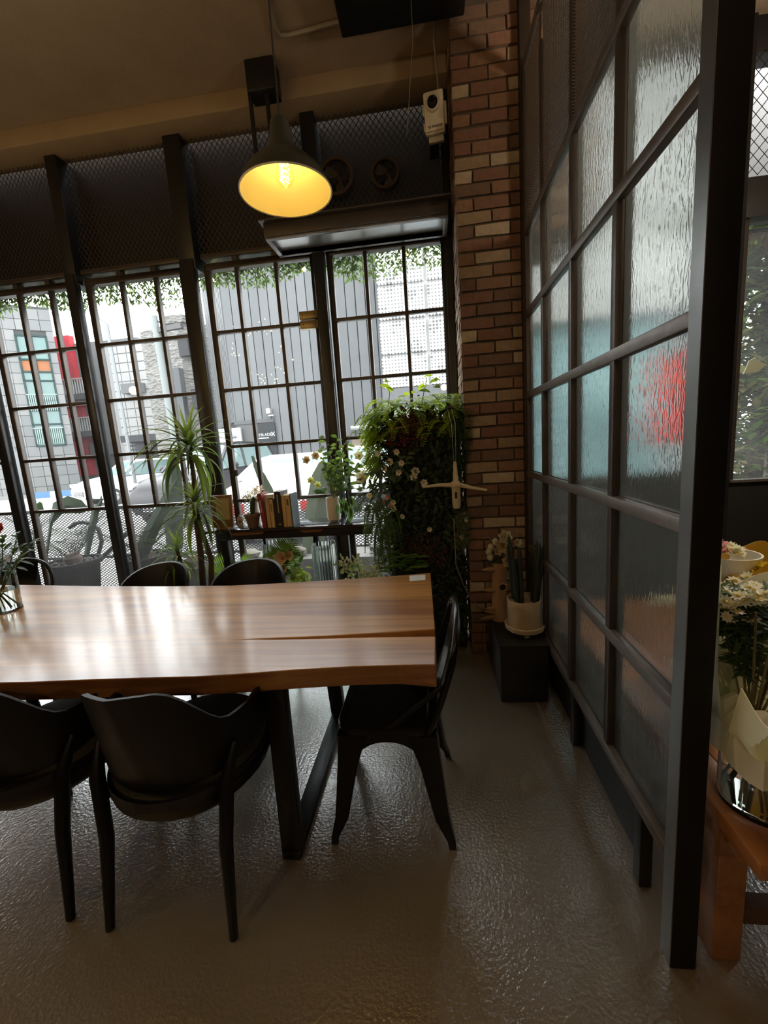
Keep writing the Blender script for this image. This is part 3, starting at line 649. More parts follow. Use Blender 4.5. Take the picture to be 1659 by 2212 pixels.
# --- cars
def car(name, label, loc, ang, col, L=4.4, Wc=1.8, Hc=1.45, hood=.95, suv=False, group=None):
    t = thing(name, label, 'car', (0, 0, 0), group)
    body = M('car_paint_%s' % name + str(len(MATS)), col, .22, noise=3, dark=.92, coat=.35, coat_rough=.05)
    tyre = M('tyre', (.02, .02, .02), .8); gl = M('car_glass', (.10, .14, .14), .08); lampm = M('headlight', (.75, .78, .80), .1); rl = M('tail_light', (.7, .03, .03), .3); chrome = M('chrome', (.6, .6, .6), .15, 1.)
    if 'black' in name: bb = body.node_tree.nodes['Principled BSDF']; bb.inputs['Coat Weight'].default_value = .05; bb.inputs['Specular IOR Level'].default_value = .2; bb.inputs['Roughness'].default_value = .4
    # body: cross-sections along x (front at +x)
    st = [(-L / 2, .50, .62, .80), (-L / 2 + .10, .38, hood * .98, .90), (-L / 2 + .7, .30, hood + .03, .98), (0, .26, hood + .03, 1.0), (L / 2 - 1.15, .26, hood, 1.0), (L / 2 - .45, .30, hood - .10, .96), (L / 2 - .08, .36, hood - .24, .86), (L / 2, .42, hood - .36, .78)]
    b = MB(); vs = []; n = 10
    for x, z0, z1, k in st:
        w = Wc / 2 * k; zc = (z0 + z1) / 2
        vs += [(x, yy, zz) for yy, zz in ((-w * .86, z0), (w * .86, z0), (w, z0 + .12), (w * 1.02, zc), (w * .97, z1 - .10), (w * .84, z1), (w * .3, z1 + .025), (-w * .3, z1 + .025), (-w * .84, z1), (-w * .97, z1 - .10))]
        # mirror of the lower right flank
    for i in range(len(st)):
        x, z0, z1, k = st[i]; w = Wc / 2 * k; zc = (z0 + z1) / 2
        vs[i * 10:(i + 1) * 10] = [(x, yy, zz) for yy, zz in ((-w * .86, z0), (w * .86, z0), (w, z0 + .15), (w * 1.02, zc), (w * .95, z1 - .08), (w * .6, z1 + .02), (-w * .6, z1 + .02), (-w * .95, z1 - .08), (-w * 1.02, zc), (-w, z0 + .15))]
    fs = [(i * n + k, i * n + (k + 1) % n, (i + 1) * n + (k + 1) % n, (i + 1) * n + k) for i in range(len(st) - 1) for k in range(n)]
    fs += [tuple(reversed(range(n))), tuple(range((len(st) - 1) * n, len(st) * n))]
    b.add(vs, fs, True); b.build('body', body, t)
    # cabin
    rb_, rf = (-L / 2 + .25, .35) if suv else (-L / 2 + 1.0, .25); xw = L / 2 - 1.25
    c_ = [(-L / 2 + .12 if suv else -L / 2 + .45, hood, .80), (rb_ + .25, Hc - .06, .68), (-.2, Hc, .70), (rf, Hc - .05, .68), (xw, hood, .82)]
    g = MB(); rfm = MB(); vs = []
    for x, z, k in c_: w = Wc / 2 * k; vs += [(x, -w, z), (x, w, z)]
    base = [(-L / 2 + .35, hood), (rb_ + .3, hood), (-.2, hood), (rf, hood), (xw, hood)]
    k0 = len(vs)
    for x, z in base: vs += [(x, -Wc / 2 * .86, z), (x, Wc / 2 * .86, z)]
    fs = []
    for i in range(4): fs += [(2 * i, 2 * i + 2, 2 * i + 3, 2 * i + 1), (k0 + 2 * i, k0 + 2 * i + 2, 2 * i + 2, 2 * i), (2 * i + 1, 2 * i + 3, k0 + 2 * i + 3, k0 + 2 * i + 1)]
    g.add(vs, fs).build('windows', gl, t)
    for i in (1, 2):
        (x0_, z0_, k0_), (x1_, z1_, k1_) = c_[i], c_[i + 1]; w0, w1 = Wc / 2 * k0_ + .02, Wc / 2 * k1_ + .02
        rfm.add([(x0_, -w0, z0_ + .03), (x0_, w0, z0_ + .03), (x1_, w1, z1_ + .03), (x1_, -w1, z1_ + .03), (x0_, -w0, z0_ - .03), (x0_, w0, z0_ - .03), (x1_, w1, z1_ - .03), (x1_, -w1, z1_ - .03)],
                [(0, 1, 2, 3), (7, 6, 5, 4), (0, 3, 7, 4), (1, 5, 6, 2), (0, 4, 5, 1), (3, 2, 6, 7)])
    for sgy in (-1, 1):
        for i in (0, 3):
            (x0_, z0_, k0_), (x1_, z1_, k1_) = c_[i], c_[i + 1]
            rfm.bar((x0_, sgy * Wc / 2 * k0_, z0_), (x1_, sgy * Wc / 2 * k1_, z1_), .07, .06)
        rfm.bar((-.15, sgy * Wc / 2 * .86, hood), (-.25, sgy * Wc / 2 * .7, Hc - .02), .06, .08)
        m_ = MB().sphere((xw - .35, sgy * (Wc / 2 + .08), hood + .08), .11, 10, (.7, 1, .75)).build('wing_mirror', body, t)
        MB().box(L / 2 - .32, L / 2 - .05, sgy * Wc / 2 * .80 - .14, sgy * Wc / 2 * .80 + .10 * (1 if sgy < 0 else .6), hood - .33, hood - .19).build('headlight', lampm, t, bevel=.02)
        MB().box(-L / 2 - .01, -L / 2 + .12, sgy * Wc / 2 * .68 - .15, sgy * Wc / 2 * .68 + .15, .66, .82).build('tail_light', rl, t, bevel=.02)
        for wx in (-L / 2 + .8, L / 2 - .85):
            rot = Matrix.Rotation(PI / 2, 3, 'X')
            wh = MB().lathe([(.20, -.10), (.32, -.11), (.335, -.05), (.335, .05), (.32, .11), (.20, .10)], (wx, sgy * (Wc / 2 - .10), .335), 20, rot=rot).build('wheel', tyre, t)
            MB().lathe([(.01, .09), (.10, .10), (.21, .085), (.21, -.085), (.10, -.10), (.01, -.09)], (wx, sgy * (Wc / 2 - .10), .335), 12, rot=rot).build('rim', chrome, wh)
    rfm.build('roof', body, t)
    gr = MB().box(L / 2 - .10, L / 2 + .02, -.45, .45, .42, .62).build('grille', M('grille_black', (.015, .015, .015), .4), t)
    gg = MB()
    for z in (.46, .52, .58): gg.box(L / 2 + .02, L / 2 + .035, -.42, .42, z - .008, z + .008)
    gg.build('grille_bar', chrome, gr)
    MB().box(L / 2 - .02, L / 2 + .04, -.26, .26, .46, .57).build('number_plate', bgwhite, gr) if not suv else MB().prism([(-.12, .56), (-.04, .56), (-.04, .53 + .01), (.12, .54), (.12, .50), (.04, .50), (.04, .52), (-.12, .52)], 'x', L / 2 + .035, L / 2 + .045).build('emblem', chrome, gr)
    t.location = loc; t.rotation_euler = (0, 0, ang); return t
p = AY(330, 1060, 10.5)
car('black_suv', 'black SUV parked nose first beyond the spiky plant, pink sheen on its bonnet', (-6.15, 11.4, GZ), math.radians(-96), (.014, .012, .014), 4.7, 2.05, 1.98, 1.30, True)
car('white_suv', 'white SUV nose showing beside the post left of the black SUV', (-12.6, 16.8, GZ), math.radians(-118), (.75, .75, .75), 4.6, 1.9, 1.7, 1.1, True)
car('white_hatchback', 'white hatchback parked crosswise beyond the white sedan', (-2.6, 12.6, GZ), math.radians(178), (.80, .80, .79), 4.5, 1.8, 1.62, 1.1, True)
car('white_sedan', 'nearest white sedan, its boot and red tail lights behind the books', (-2.75, 8.95, GZ), math.radians(92), (.82, .82, .81), 4.7, 1.86, 1.55, 1.18)
car('silver_car', 'silver car parked beyond the vase with a pale blue windscreen', (.5, 10.0, GZ), math.radians(-100), (.5, .55, .58), 4.5, 1.8, 1.6, 1.0)

# --- mesh fence outside the window
fn = thing('mesh_fence', 'black expanded metal fence standing outside the windows', 'fence', (-3, 4.6, GZ))
MB().box(-7, .5, 4.57, 4.63, .945, .985).build('top_rail', black, fn); MB().box(-7, .5, 4.58, 4.62, GZ + .03, GZ + .07).build('bottom_rail', black, fn)
MB().box(-7, .5, 4.58, 4.62, .35, .38).build('middle_rail', black, fn)
for x in (-6.4, -5.1, -3.85, -2.55, -1.25, .0): MB().box(x - .02, x + .02, 4.58, 4.62, GZ, .95).build('post', black, fn)
dmesh(MB(), (-7, 4.6, GZ + .05), (7.5, 0, 0), (0, 0, 1.05), 150, 32, .009).build('expanded_mesh', black, fn, kind='stuff')
# stones heaped along the fence foot
RT = random.Random(3)
rockm = [M('rock_a', (.22, .20, .17), .9, noise=8, dark=.6), M('rock_b', (.15, .145, .14), .9, noise=8, dark=.6)]
def rock(c, r, k):
    rr = random.Random(k); s = MB().sphere((0, 0, 0), r, 9, (1.25, .9, .62))
    s.v = [(x * (1 + .18 * rr.uniform(-1, 1)) + c[0], y * (1 + .15 * rr.uniform(-1, 1)) + c[1], z * (1 + .15 * rr.uniform(-1, 1)) + c[2]) for x, y, z in s.v]; return s
tag(MB().box(-2.10, .18, 4.02, 4.45, GZ, .40).build('planter_wall', M('planter_stone', (.19, .185, .17), .85, noise=9, dark=.7), bevel=.01), 'low grey stone planter standing outside between the windows and the fence', 'planter')
for k, (x_k, y_k, r_, lb) in enumerate(((-1.96, 4.13, .085, 'grey rock outside, leftmost of those seen under the shelf'), (-1.70, 4.19, .105, 'largest rounded rock outside, under the middle of the shelf'), (-1.45, 4.14, .09, 'brownish rock outside, right of the largest rock'), (-.55, 4.15, .10, 'grey rock outside behind the white flower sprays'))):
    tag(rock((x_k, y_k, .40 + r_ * .55), r_, k).build('garden_rock', rockm[k % 2]), lb, 'rock', 'rocks outside the window')
# ================================================================== TABLE
def woodmat(name, base, dk, rough=.22, coat=.5, sc=1.0, axis=0):
    m = bpy.data.materials.new(name); m.use_nodes = True; MATS[name] = m
    nt = m.node_tree; n = nt.nodes; L = nt.links; b = n['Principled BSDF']
    tc = n.new('ShaderNodeTexCoord'); mp = n.new('ShaderNodeMapping')
    st = [26, 26, 26]; st[axis] = 1.1; mp.inputs['Scale'].default_value = [v * sc for v in st]; L.new(tc.outputs['Object'], mp.inputs[0])
    nz = n.new('ShaderNodeTexNoise'); nz.inputs['Scale'].default_value = 1.; nz.inputs['Detail'].default_value = 6; nz.inputs['Distortion'].default_value = .6; L.new(mp.outputs[0], nz.inputs['Vector'])
    mp2 = n.new('ShaderNodeMapping'); s2 = [5, 5, 5]; s2[axis] = .5; mp2.inputs['Scale'].default_value = [v * sc for v in s2]; L.new(tc.outputs['Object'], mp2.inputs[0])
    n2 = n.new('ShaderNodeTexNoise'); n2.inputs['Scale'].default_value = 1.2; n2.inputs['Detail'].default_value = 3; L.new(mp2.outputs[0], n2.inputs['Vector'])
    ad = n.new('ShaderNodeMath'); ad.operation = 'ADD'; L.new(nz.outputs['Fac'], ad.inputs[0]); L.new(n2.outputs['Fac'], ad.inputs[1])
    cr = n.new('ShaderNodeValToRGB'); cr.color_ramp.elements[0].position = .36 * 2; cr.color_ramp.elements[0].color = (*dk, 1); cr.color_ramp.elements[1].position = .58 * 2 if .58 * 2 <= 1 else 1.; cr.color_ramp.elements[1].color = (*base, 1)
    hf = n.new('ShaderNodeMath'); hf.operation = 'MULTIPLY'; hf.inputs[1].default_value = .5; L.new(ad.outputs[0], hf.inputs[0])
    cr.color_ramp.elements[0].position = .38; cr.color_ramp.elements[1].position = .60
    L.new(hf.outputs[0], cr.inputs[0]); L.new(cr.outputs[0], b.inputs['Base Color'])
    b.inputs['Roughness'].default_value = rough + .15; b.inputs['Coat Weight'].default_value = coat; b.inputs['Coat Roughness'].default_value = rough
    bp = n.new('ShaderNodeBump'); bp.inputs['Strength'].default_value = .12; bp.inputs['Distance'].default_value = .004; L.new(nz.outputs['Fac'], bp.inputs['Height']); L.new(bp.outputs[0], b.inputs['Normal']); L.new(bp.outputs[0], b.inputs['Coat Normal'])
    return m
slabwood = woodmat('suar_wood', (.50, .245, .075), (.23, .09, .026), .15, .45)
tb = thing('live_edge_table', 'long live edge wooden slab table with black steel frame legs', 'table', (-1.6, 1.85, 0))
# outline from pixels on the plane z = .75 ; right end straight with a long drying crack
TZ = .75; TT = .085
def P75(x, y): p = AZ(x, y, TZ); return (p[0], p[1])
back = [P75(x, y) for x, y in ((930, 1237), (850, 1244), (760, 1250), (650, 1257), (500, 1264.5), (350, 1266), (200, 1265.5), (100, 1264), (40, 1263))] + [(-3.2, 2.40)]
front = [(-3.2, 1.19), P75(-60, 1476), P75(60, 1474), P75(180, 1469), P75(300, 1465), P75(420, 1462), P75(520, 1456), P75(640, 1447), P75(760, 1440), P75(860, 1437), P75(941, 1436)]
crk_hi = [P75(940, 1358), P75(900, 1361), P75(800, 1368), P75(700, 1374), P75(600, 1378)]
crk_lo = [P75(941, 1374), P75(860, 1375), P75(760, 1377), P75(660, 1380), P75(600, 1381)]
tipc = P75(530, 1381)
def under(p, k=.03):    # the slab's edge runs in a little towards the underside
    return p
poly = back[::1] + front + crk_lo + [tipc] + crk_hi[::-1]
m = MB(); m.prism(poly, 'z', TZ - TT, TZ)
# split the concave outline into clean triangles
bm = bmesh.new(); vs_t = [bm.verts.new((x, y, TZ)) for x, y in poly]; f = bm.faces.new(vs_t)
ext = bmesh.ops.extrude_face_region(bm, geom=[f]); dv = [e for e in ext['geom'] if isinstance(e, bmesh.types.BMVert)]
cx = sum(p[0] for p in poly) / len(poly); cy = 1.83
for v in dv:
    v.co.z -= TT
    if v.co.x < -.1: v.co.y += .022 if v.co.y < 1.45 else (-.022 if v.co.y > 2.1 else 0)
bmesh.ops.triangulate(bm, faces=[q for q in bm.faces if len(q.verts) > 4]); bmesh.ops.recalc_face_normals(bm, faces=bm.faces)
ed = [e for e in bm.edges if len(e.link_faces) == 2 and e.calc_face_angle(0) > .9]
bmesh.ops.bevel(bm, geom=ed, offset=.004, segments=2, affect='EDGES', profile=.5)
me = bpy.data.meshes.new('tabletop')
for v in bm.verts: v.co -= Vector((-1.6, 1.85, 0))
bm.to_mesh(me); bm.free(); me.materials.append(slabwood); o = bpy.data.objects.new('tabletop', me); COL.objects.link(o); o.parent = tb
lm = M('leg_black', (.013, .013, .014), .42, .3, bump=(30, .06))
for xl_ in (-.59, -2.30):
    m = MB()
    a0, a1 = (xl_, 1.285, 0), (xl_, 1.36, TZ - TT); b0, b1 = (xl_, 2.02, 0), (xl_, 2.13, TZ - TT)
    m.bar((xl_, 1.30, .0), (xl_ - .02, 1.36, TZ - TT), .075, .05, up=(0, 1, 0)).build('leg', lm, tb, bevel=.004)
    MB().bar((xl_, 2.10, .0), (xl_ - .02, 2.05, TZ - TT), .075, .05, up=(0, 1, 0)).build('leg', lm, tb, bevel=.004)
    MB().box(xl_ - .035, xl_ + .035, 1.27, 2.13, 0, .035).build('floor_runner', lm, tb, bevel=.004)
    MB().box(xl_ - .055, xl_ + .015, 1.33, 2.08, TZ - TT - .03, TZ - TT).build('top_runner', lm, tb, bevel=.004)
# sticker
a, b, c_, d = (AZ(x, y, TZ + .001) for x, y in ((885, 1255.5), (919, 1252.5), (918.5, 1241), (884, 1243.5)))
st_ = tag(MB().add([a, b, c_, d] + [(p[0], p[1], TZ) for p in (a, b, c_, d)], [(0, 1, 2, 3), (4, 5, 1, 0), (5, 6, 2, 1), (6, 7, 3, 2), (7, 4, 0, 3)]).build('table_sticker', M('sticker_white', (.75, .76, .74), .5)), 'white paper sticker at the far right corner of the wooden table', 'sticker')

# ================================================================== CHAIRS
def armchair(round_back=False):
    t = thing('round_back_chair' if round_back else 'armchair', 'x', 'chair')
    # curved back: u runs round the back from arm to arm, facing +y
    N = 36; vs = []
    def prof(u):
        a = abs(u); top = .872 - .010 * (a / .2) ** 2 if a < .2 else .862 - .172 * (0.5 - .5 * math.cos(PI * min(1, (a - .20) / .36)))
        bot = .50 + .105 * a ** 2.2
        if round_back: top = .53 + .285 * math.sqrt(max(0, 1 - min(1, a / .74) ** 2.6)); bot = .49
        return top, max(bot, 0) if top > bot + .02 else top - .02
    def plan(u, z):
        a = abs(u); lean = (z - .5) * .28 * max(0, 1 - a * 1.1)
        ang = u * 1.42
        x = .285 * math.sin(ang) / math.sin(1.42) if a < .8 else math.copysign(.262 + (a - .8) * .05, u)
        if a < .8: x = .262 * math.sin(u / .8 * PI / 2)
        y = -.215 * math.cos(min(a, .8) / .8 * PI / 2) + (max(0, a - .8) * 1.25)
        return x, y - lean
    rows = 6; b = MB(); th = .024
    for side in (0, 1):
        for i in range(N + 1):
            u = -1 + 2 * i / N; top, bot = prof(u)
            for j in range(rows + 1):
                z = bot + (top - bot) * j / rows; x, y = plan(u, z); nx, ny = -x, -(y - .1); l = math.hypot(nx, ny) or 1
                k = th * side * (1 if 0 < j < rows else .7); vs.append((x + nx / l * k, y + ny / l * k, z - (0 if j < rows or not side else .004)))
    n = rows + 1; off = (N + 1) * n; fs = []
    for i in range(N):
        for j in range(rows):
            q = (i * n + j, (i + 1) * n + j, (i + 1) * n + j + 1, i * n + j + 1); fs.append(q); fs.append(tuple(off + k for k in reversed(q)))
        fs.append((i * n + rows, (i + 1) * n + rows, off + (i + 1) * n + rows, off + i * n + rows)); fs.append((off + i * n, off + (i + 1) * n, (i + 1) * n, i * n))
    for i in (0, N):
        for j in range(rows):
            q = (i * n + j, i * n + j + 1, off + i * n + j + 1, off + i * n + j); fs.append(q if i == 0 else tuple(reversed(q)))
    b.add(vs, fs, True); b.build('backrest', chairblack, t)
    # seat shell: rounded dish below the back, plus the cushion
    s = MB(); prof_ = [(.02, .362), (.13, .366), (.205, .385), (.245, .43), (.252, .47)]
    s.lathe(prof_, (0, 0, 0), 32); s.v = [(x * 1.08, y * (1.05 if y < 0 else 1.15) + .02, z + .012 * (y / .24)) for x, y, z in s.v]; s.build('seat_shell', chairblack, t)
    c = MB(); c.lathe([(.235, .462), (.245, .475), (.24, .495), (.20, .505), (.01, .508)], (0, 0, 0), 32); c.v = [(x * 1.06, y * (1.04 if y < 0 else 1.12) + .02, z + .012 * (y / .24)) for x, y, z in c.v]; c.build('seat', seatblack, t)
    fr_ = MB(); NR = 48
    for k in range(NR):
        a = 2 * PI * k / NR; a2 = 2 * PI * (k + 1) / NR
        P = lambda a_, z: (.262 * math.cos(a_), .275 * math.sin(a_) + .025, z)
        h0 = .455 + .006 * math.sin(a * 12); h1 = .455 + .006 * math.sin(a2 * 12)
        fr_.add([P(a, .49), P(a2, .49), P(a2, h1), P(a, h0)], [(0, 1, 2, 3)], True)
    fr_.build('seat_piping', seatblack, t)
    for sx in (-1, 1):
        MB().tube([(sx * .213, -.235, .003), (sx * .205, -.19, .30), (sx * .222, -.165, .50), (sx * .238, -.115, .60)], [.014, .022, .023, .010], 10).build('leg', chairblack, t)
        MB().tube([(sx * .225, .265, .003), (sx * .235, .235, .30), (sx * .262, .215, .43 if round_back else .56), (sx * .270, .20, .45 if round_back else .69)], [.012, .019, .020, .014], 10).build('leg', chairblack, t)
        MB().tube([(sx * .20, -.18, .43), (sx * .23, .05, .43), (sx * .235, .235, .44)], .012, 8).build('side_rail', chairblack, t)
    return t
A = armchair(); A['group'] = 'black armchairs around the slab table'
A.location = (-.905, 1.25, 0); A['label'] = 'black armchair with curved back at the front of the table, nearest'
dup(A, (-1.50, 1.262, 0), math.radians(2), 'black armchair cut off at the left edge, next to the nearest one')
B_ = armchair(True); B_['group'] = 'black round back chairs behind the table'
B_.location = (-1.165, 2.27, 0); B_.rotation_euler = (0, 0, math.radians(180)); B_['label'] = 'black round back chair behind the table, in front of the book shelf'
dup(B_, (-1.80, 2.275, 0), math.radians(178), 'black round back chair behind the table, in front of the spiky plant')

def metalchair():
    """pressed steel chair: pan seat, four splayed folded legs, hoop back with a splat; faces +y"""
    t = thing('metal_chair', 'x', 'chair'); sm_ = M('gunmetal', (.022, .022, .022), .26, .75, noise=20, dark=.7, bump=(50, .04))
    def rr(w, d0, d1, r, n=5):
        pts = []
        for cx_, cy_, a0 in ((w - r, d1 - r, 0), (-w + r, d1 - r, 90), (-w + r, d0 + r, 180), (w - r, d0 + r, 270)):
            for k in range(n + 1): a = math.radians(a0 + 90 * k / n); pts.append((cx_ + r * math.cos(a), cy_ + r * math.sin(a)))
        return pts
    s = MB(); vs = []; loops = [(rr(.178, -.178, .182, .06), .408), (rr(.182, -.182, .186, .06), .446), (rr(.178, -.178, .182, .06), .455), (rr(.152, -.150, .156, .05), .455), (rr(.146, -.144, .150, .05), .448)]
    for lp, z in loops: vs += [(x, y, z) for x, y in lp]
    n = 24; fs = [(i * n + k, i * n + (k + 1) % n, (i + 1) * n + (k + 1) % n, (i + 1) * n + k) for i in range(len(loops) - 1) for k in range(n)] + [tuple(range(4 * n, 5 * n))]
    s.add(vs, fs, True); s.build('seat', sm_, t)
    # apron with an arch on each side
    for q in range(4):
        ap = MB(); rot = Matrix.Rotation(q * PI / 2, 3, 'Z'); top = []; bot = []
        for k in range(17):
            x = -.172 + .344 * k / 16; zz = .415 - .13 * (abs(x) / .172) ** 2.3
            top.append((x, -.176, .425)); bot.append((x, -.176 - .03 * max(0, (.4 - zz)) * 2.0, zz - .022))
        vs = [tuple(rot @ V(*p)) for p in top + bot] + [tuple(rot @ V(p[0], p[1] + .004, p[2])) for p in top + bot]
        fs = [(k, k + 17, k + 18, k + 1) for k in range(16)] + [(34 + k, 34 + k + 1, 34 + k + 18, 34 + k + 17) for k in range(16)] + [(k + 17, k + 51, k + 52, k + 18) for k in range(16)]
        ap.add(vs, fs, True); ap.build('apron', sm_, t)
    for sx in (-1, 1):
        for sy in (-1, 1):
            l = MB(); secs = [(.175, .175, .42, .105), (.184, .184, .30, .074), (.205, .205, .10, .050), (.222, .222, .03, .028), (.224, .224, .0, .026)]
            vs = []
            for X, Y, z, w in secs:   # folded L-section leg
                e = .006
                for dx, dy in ((0, 0), (-w, 0), (-w, -e), (-e, -e), (-e, -w), (0, -w)): vs.append((sx * (X + dx + .004), sy * (Y + dy + .004), z))
            fs = [(i * 6 + k, i * 6 + (k + 1) % 6, (i + 1) * 6 + (k + 1) % 6, (i + 1) * 6 + k) for i in range(4) for k in range(6)] + [tuple(range(6)), tuple(range(24, 30))]
            if sx * sy < 0: fs = [tuple(reversed(f_)) for f_ in fs]
            l.add(vs, fs); lo = l.build('leg', sm_, t, bevel=.002, seg=1)
            MB().tube([(sx * (.186), sy * .212, .05), (sx * .168, sy * .193, .2), (sx * .155, sy * .183, .33)], .003, 5).build('leg_rib', sm_, lo)
    hoop = [(-.170, -.150, .43), (-.186, -.185, .52), (-.200, -.215, .62), (-.200, -.245, .72), (-.165, -.262, .80), (-.09, -.270, .838), (0, -.272, .848), (.09, -.270, .838), (.165, -.262, .80), (.200, -.245, .72), (.200, -.215, .62), (.186, -.185, .52), (.170, -.150, .43)]
    P_ = []
    for i in range(len(hoop) - 1):
        for k in range(3): P_.append(V(*hoop[i]).lerp(V(*hoop[i + 1]), k / 3))
    P_.append(V(*hoop[-1]))
    for it in range(2): P_ = [P_[0]] + [(P_[i - 1] + P_[i] * 2 + P_[i + 1]) / 4 for i in range(1, len(P_) - 1)] + [P_[-1]]
    MB().tube(P_, .0125, 10).build('back_hoop', sm_, t)
    sp = MB(); vs = []
    for k in range(9):
        z = .43 + .40 * k / 8; y = -.165 - .105 * (k / 8) ** .9; w = .055 + .03 * (k / 8)
        vs += [(-w, y, z), (0, y - .006, z), (w, y, z), (-w, y + .004, z), (0, y - .002, z), (w, y + .004, z)]
    fs = []
    for k in range(8):
        a = k * 6; fs += [(a, a + 1, a + 7, a + 6), (a + 1, a + 2, a + 8, a + 7), (a + 4, a + 3, a + 9, a + 10), (a + 5, a + 4, a + 10, a + 11), (a, a + 6, a + 9, a + 3), (a + 2, a + 5, a + 11, a + 8)]
    sp.add(vs, fs, True).build('back_splat', sm_, t)
    for sx in (-1, 1): MB().bar((sx * .178, .0, .445), (sx * .20, -.222, .64), .016, .004, up=(1, 0, 0)).build('side_brace', sm_, t)
    return t
Cm = metalchair(); Cm['group'] = 'dark metal chairs with hoop backs'
Cm.location = (-.218, 1.572, 0); Cm.scale = (1.03, 1.04, 1.02); Cm.rotation_euler = (0, 0, math.radians(90)); Cm['label'] = 'dark metal chair with hoop back at the right end of the table'
dup(Cm, (-2.90, 2.31, 0), math.radians(180), 'dark metal chair with hoop back behind the clear flower vase')
# ================================================================== PENDANT LAMP
LC = V(-.460, 1.59, 2.39)
pl = thing('pendant_lamp', 'dark green metal dome pendant lamp with a lit filament bulb above the table', 'lamp', LC)
rp = [(.158, 0), (.150, .028), (.128, .062), (.098, .092), (.066, .115), (.048, .135), (.040, .165), (.036, .20), (.030, .222), (.012, .232)]
MB().lathe(rp, LC, 40).build('lamp_shade', M('lamp_green', (.030, .036, .026), .42, noise=8, dark=.7), pl)
ins = [(.1565, .001), (.1485, .028), (.1265, .060), (.096, .089), (.064, .112), (.046, .132), (.038, .16), (.001, .16)]
MB().lathe(ins, LC, 40).build('shade_lining', M('ivory_enamel', (.80, .71, .33), .38), pl)
MB().lathe([(.1565, .001), (.1605, -.001), (.1605, .005), (.158, .006)], LC, 40).build('shade_rim', M('rim_white', (.7, .66, .55), .35), pl)
bulb = [(.012, .115), (.016, .10), (.026, .085), (.032, .065), (.031, .045), (.022, .028), (.001, .019)]
MB().lathe(bulb, LC, 24).build('bulb_glass', windowglass('bulb_glass', (.98, .95, .88), .0), pl)
MB().lathe([(.001, .16), (.018, .158), (.018, .125), (.013, .112), (.001, .112)], LC, 16).build('bulb_socket', brass, pl)
filam = M('filament', (1.0, .60, .14), .5, emit=26)
fl_ = MB()
for k in range(6):
    a = k * PI / 3
    for j in range(4):
        z = .038 + j * .017; r_ = .015 + .004 * math.sin(j + k); p = LC + V(r_ * math.cos(a), r_ * math.sin(a), z); q = LC + V(r_ * math.cos(a + .9), r_ * math.sin(a + .9), z + .011)
        fl_.tube([p, q], .0018, 4)
fl_.build('bulb_filament', filam, pl)
MB().tube([LC + V(0, 0, .23), LC + V(.004, .0, .7), LC + V(-.004, 0, 3.92 - LC.z)], .0035, 6).build('cord', black, pl)
MB().lathe([(.001, 3.90), (.05, 3.90), (.05, 3.92)], (LC.x - .004, LC.y, 0), 20).build('ceiling_rose', black, pl)
lo = lamp('pendant_bulb_light', LC + V(0, 0, .055), .42, (1, .84, .46), .02)

# ceiling bits: white conduit, bracket with two drop rods, thin hanging wire
cd = thing('ceiling_cable', 'pale cable running along the dark ceiling above the pendant lamp', 'cable', (-.7, 2.7, 3.85))
MB().tube([AZ(572, -20, 3.9), AZ(583, 20, 3.9), AZ(596, 62, 3.9), AZ(606, 76, 3.9), AZ(625, 76, 3.9), AZ(700, 55, 3.9), AZ(742, 44, 3.9)], .011, 8).build('cable_sleeve', M('cable_pale', (.34, .30, .25), .35), cd)
br = thing('drop_bracket', 'black ceiling bracket with two thin drop rods behind the pendant lamp', 'bracket', (-.95, 3.0, 3.9))
a0 = AY(545, 165, 2.98); b0 = AY(583, 190, 2.98)
MB().box(a0[0] - .03, b0[0] + .05, 2.93, 3.06, 3.74, 3.92).build('bracket_plate', black, br, bevel=.01)
for x_, nm in ((AY(550, 300, 2.98)[0], 1), (AY(584, 280, 2.98)[0], 2)): MB().box(x_ - .011, x_ + .011, 2.97, 2.99, 2.999, 3.80).build('drop_rod', black, br)
# security camera
ct = thing('security_camera', 'cream white boxy camera on the dark frame beside the brick pillar', 'camera', (.125, 2.9, 3.43))
cc = V(.118, 2.90, 3.43); ml = Matrix.Rotation(math.radians(-28), 3, 'X') @ Matrix.Rotation(math.radians(0), 3, 'Z')
def cb_(mb): mb.v = [tuple(cc + (Matrix.Rotation(math.radians(-8), 3, 'Z') @ Matrix.Rotation(math.radians(14), 3, 'X')) @ V(*p)) for p in mb.v]; return mb
cb_(MB().box(-.060, .060, -.022, .022, -.100, .105)).build('camera_body', cream, ct, bevel=.012)
rx = Matrix.Rotation(PI / 2, 3, 'X')
cb_(MB().lathe([(.046, .018), (.044, .030), (.036, .040), (.031, .042)], (-.004, 0, .045), 24, rot=rx)).build('lens_ring', cream, ct)
lens = cb_(MB().lathe([(.031, .041), (.029, .043), (.022, .036), (.001, .034)], (-.004, 0, .045), 24, rot=rx)).build('lens', M('lens_black', (.01, .008, .007), .1), ct)
cb_(MB().box(-.068, -.060, -.012, .012, .0, .045).box(-.068, -.060, -.012, .012, -.075, -.035)).build('side_hinge', cream, ct, bevel=.002)
cb_(MB().box(.058, .074, -.010, .020, -.06, .05)).build('side_grip', M('cream_shade', (.55, .52, .42), .5), ct, bevel=.006)
cb_(MB().box(-.052, .052, -.0235, -.021, -.090, -.082)).build('label_line', M('line_tan', (.38, .30, .18), .5), ct)
cb_(MB().box(-.045, .048, .01, .05, -.13, -.098)).build('camera_foot', M('cream_shade', (.55, .52, .42), .5), ct, bevel=.006)
lt_ = text('camera_lettering', 'kt telecop', .021, (0, 0, 0), (PI / 2, 0, 0), M('print_brown', (.03, .02, .012), .6), ct, .0004)
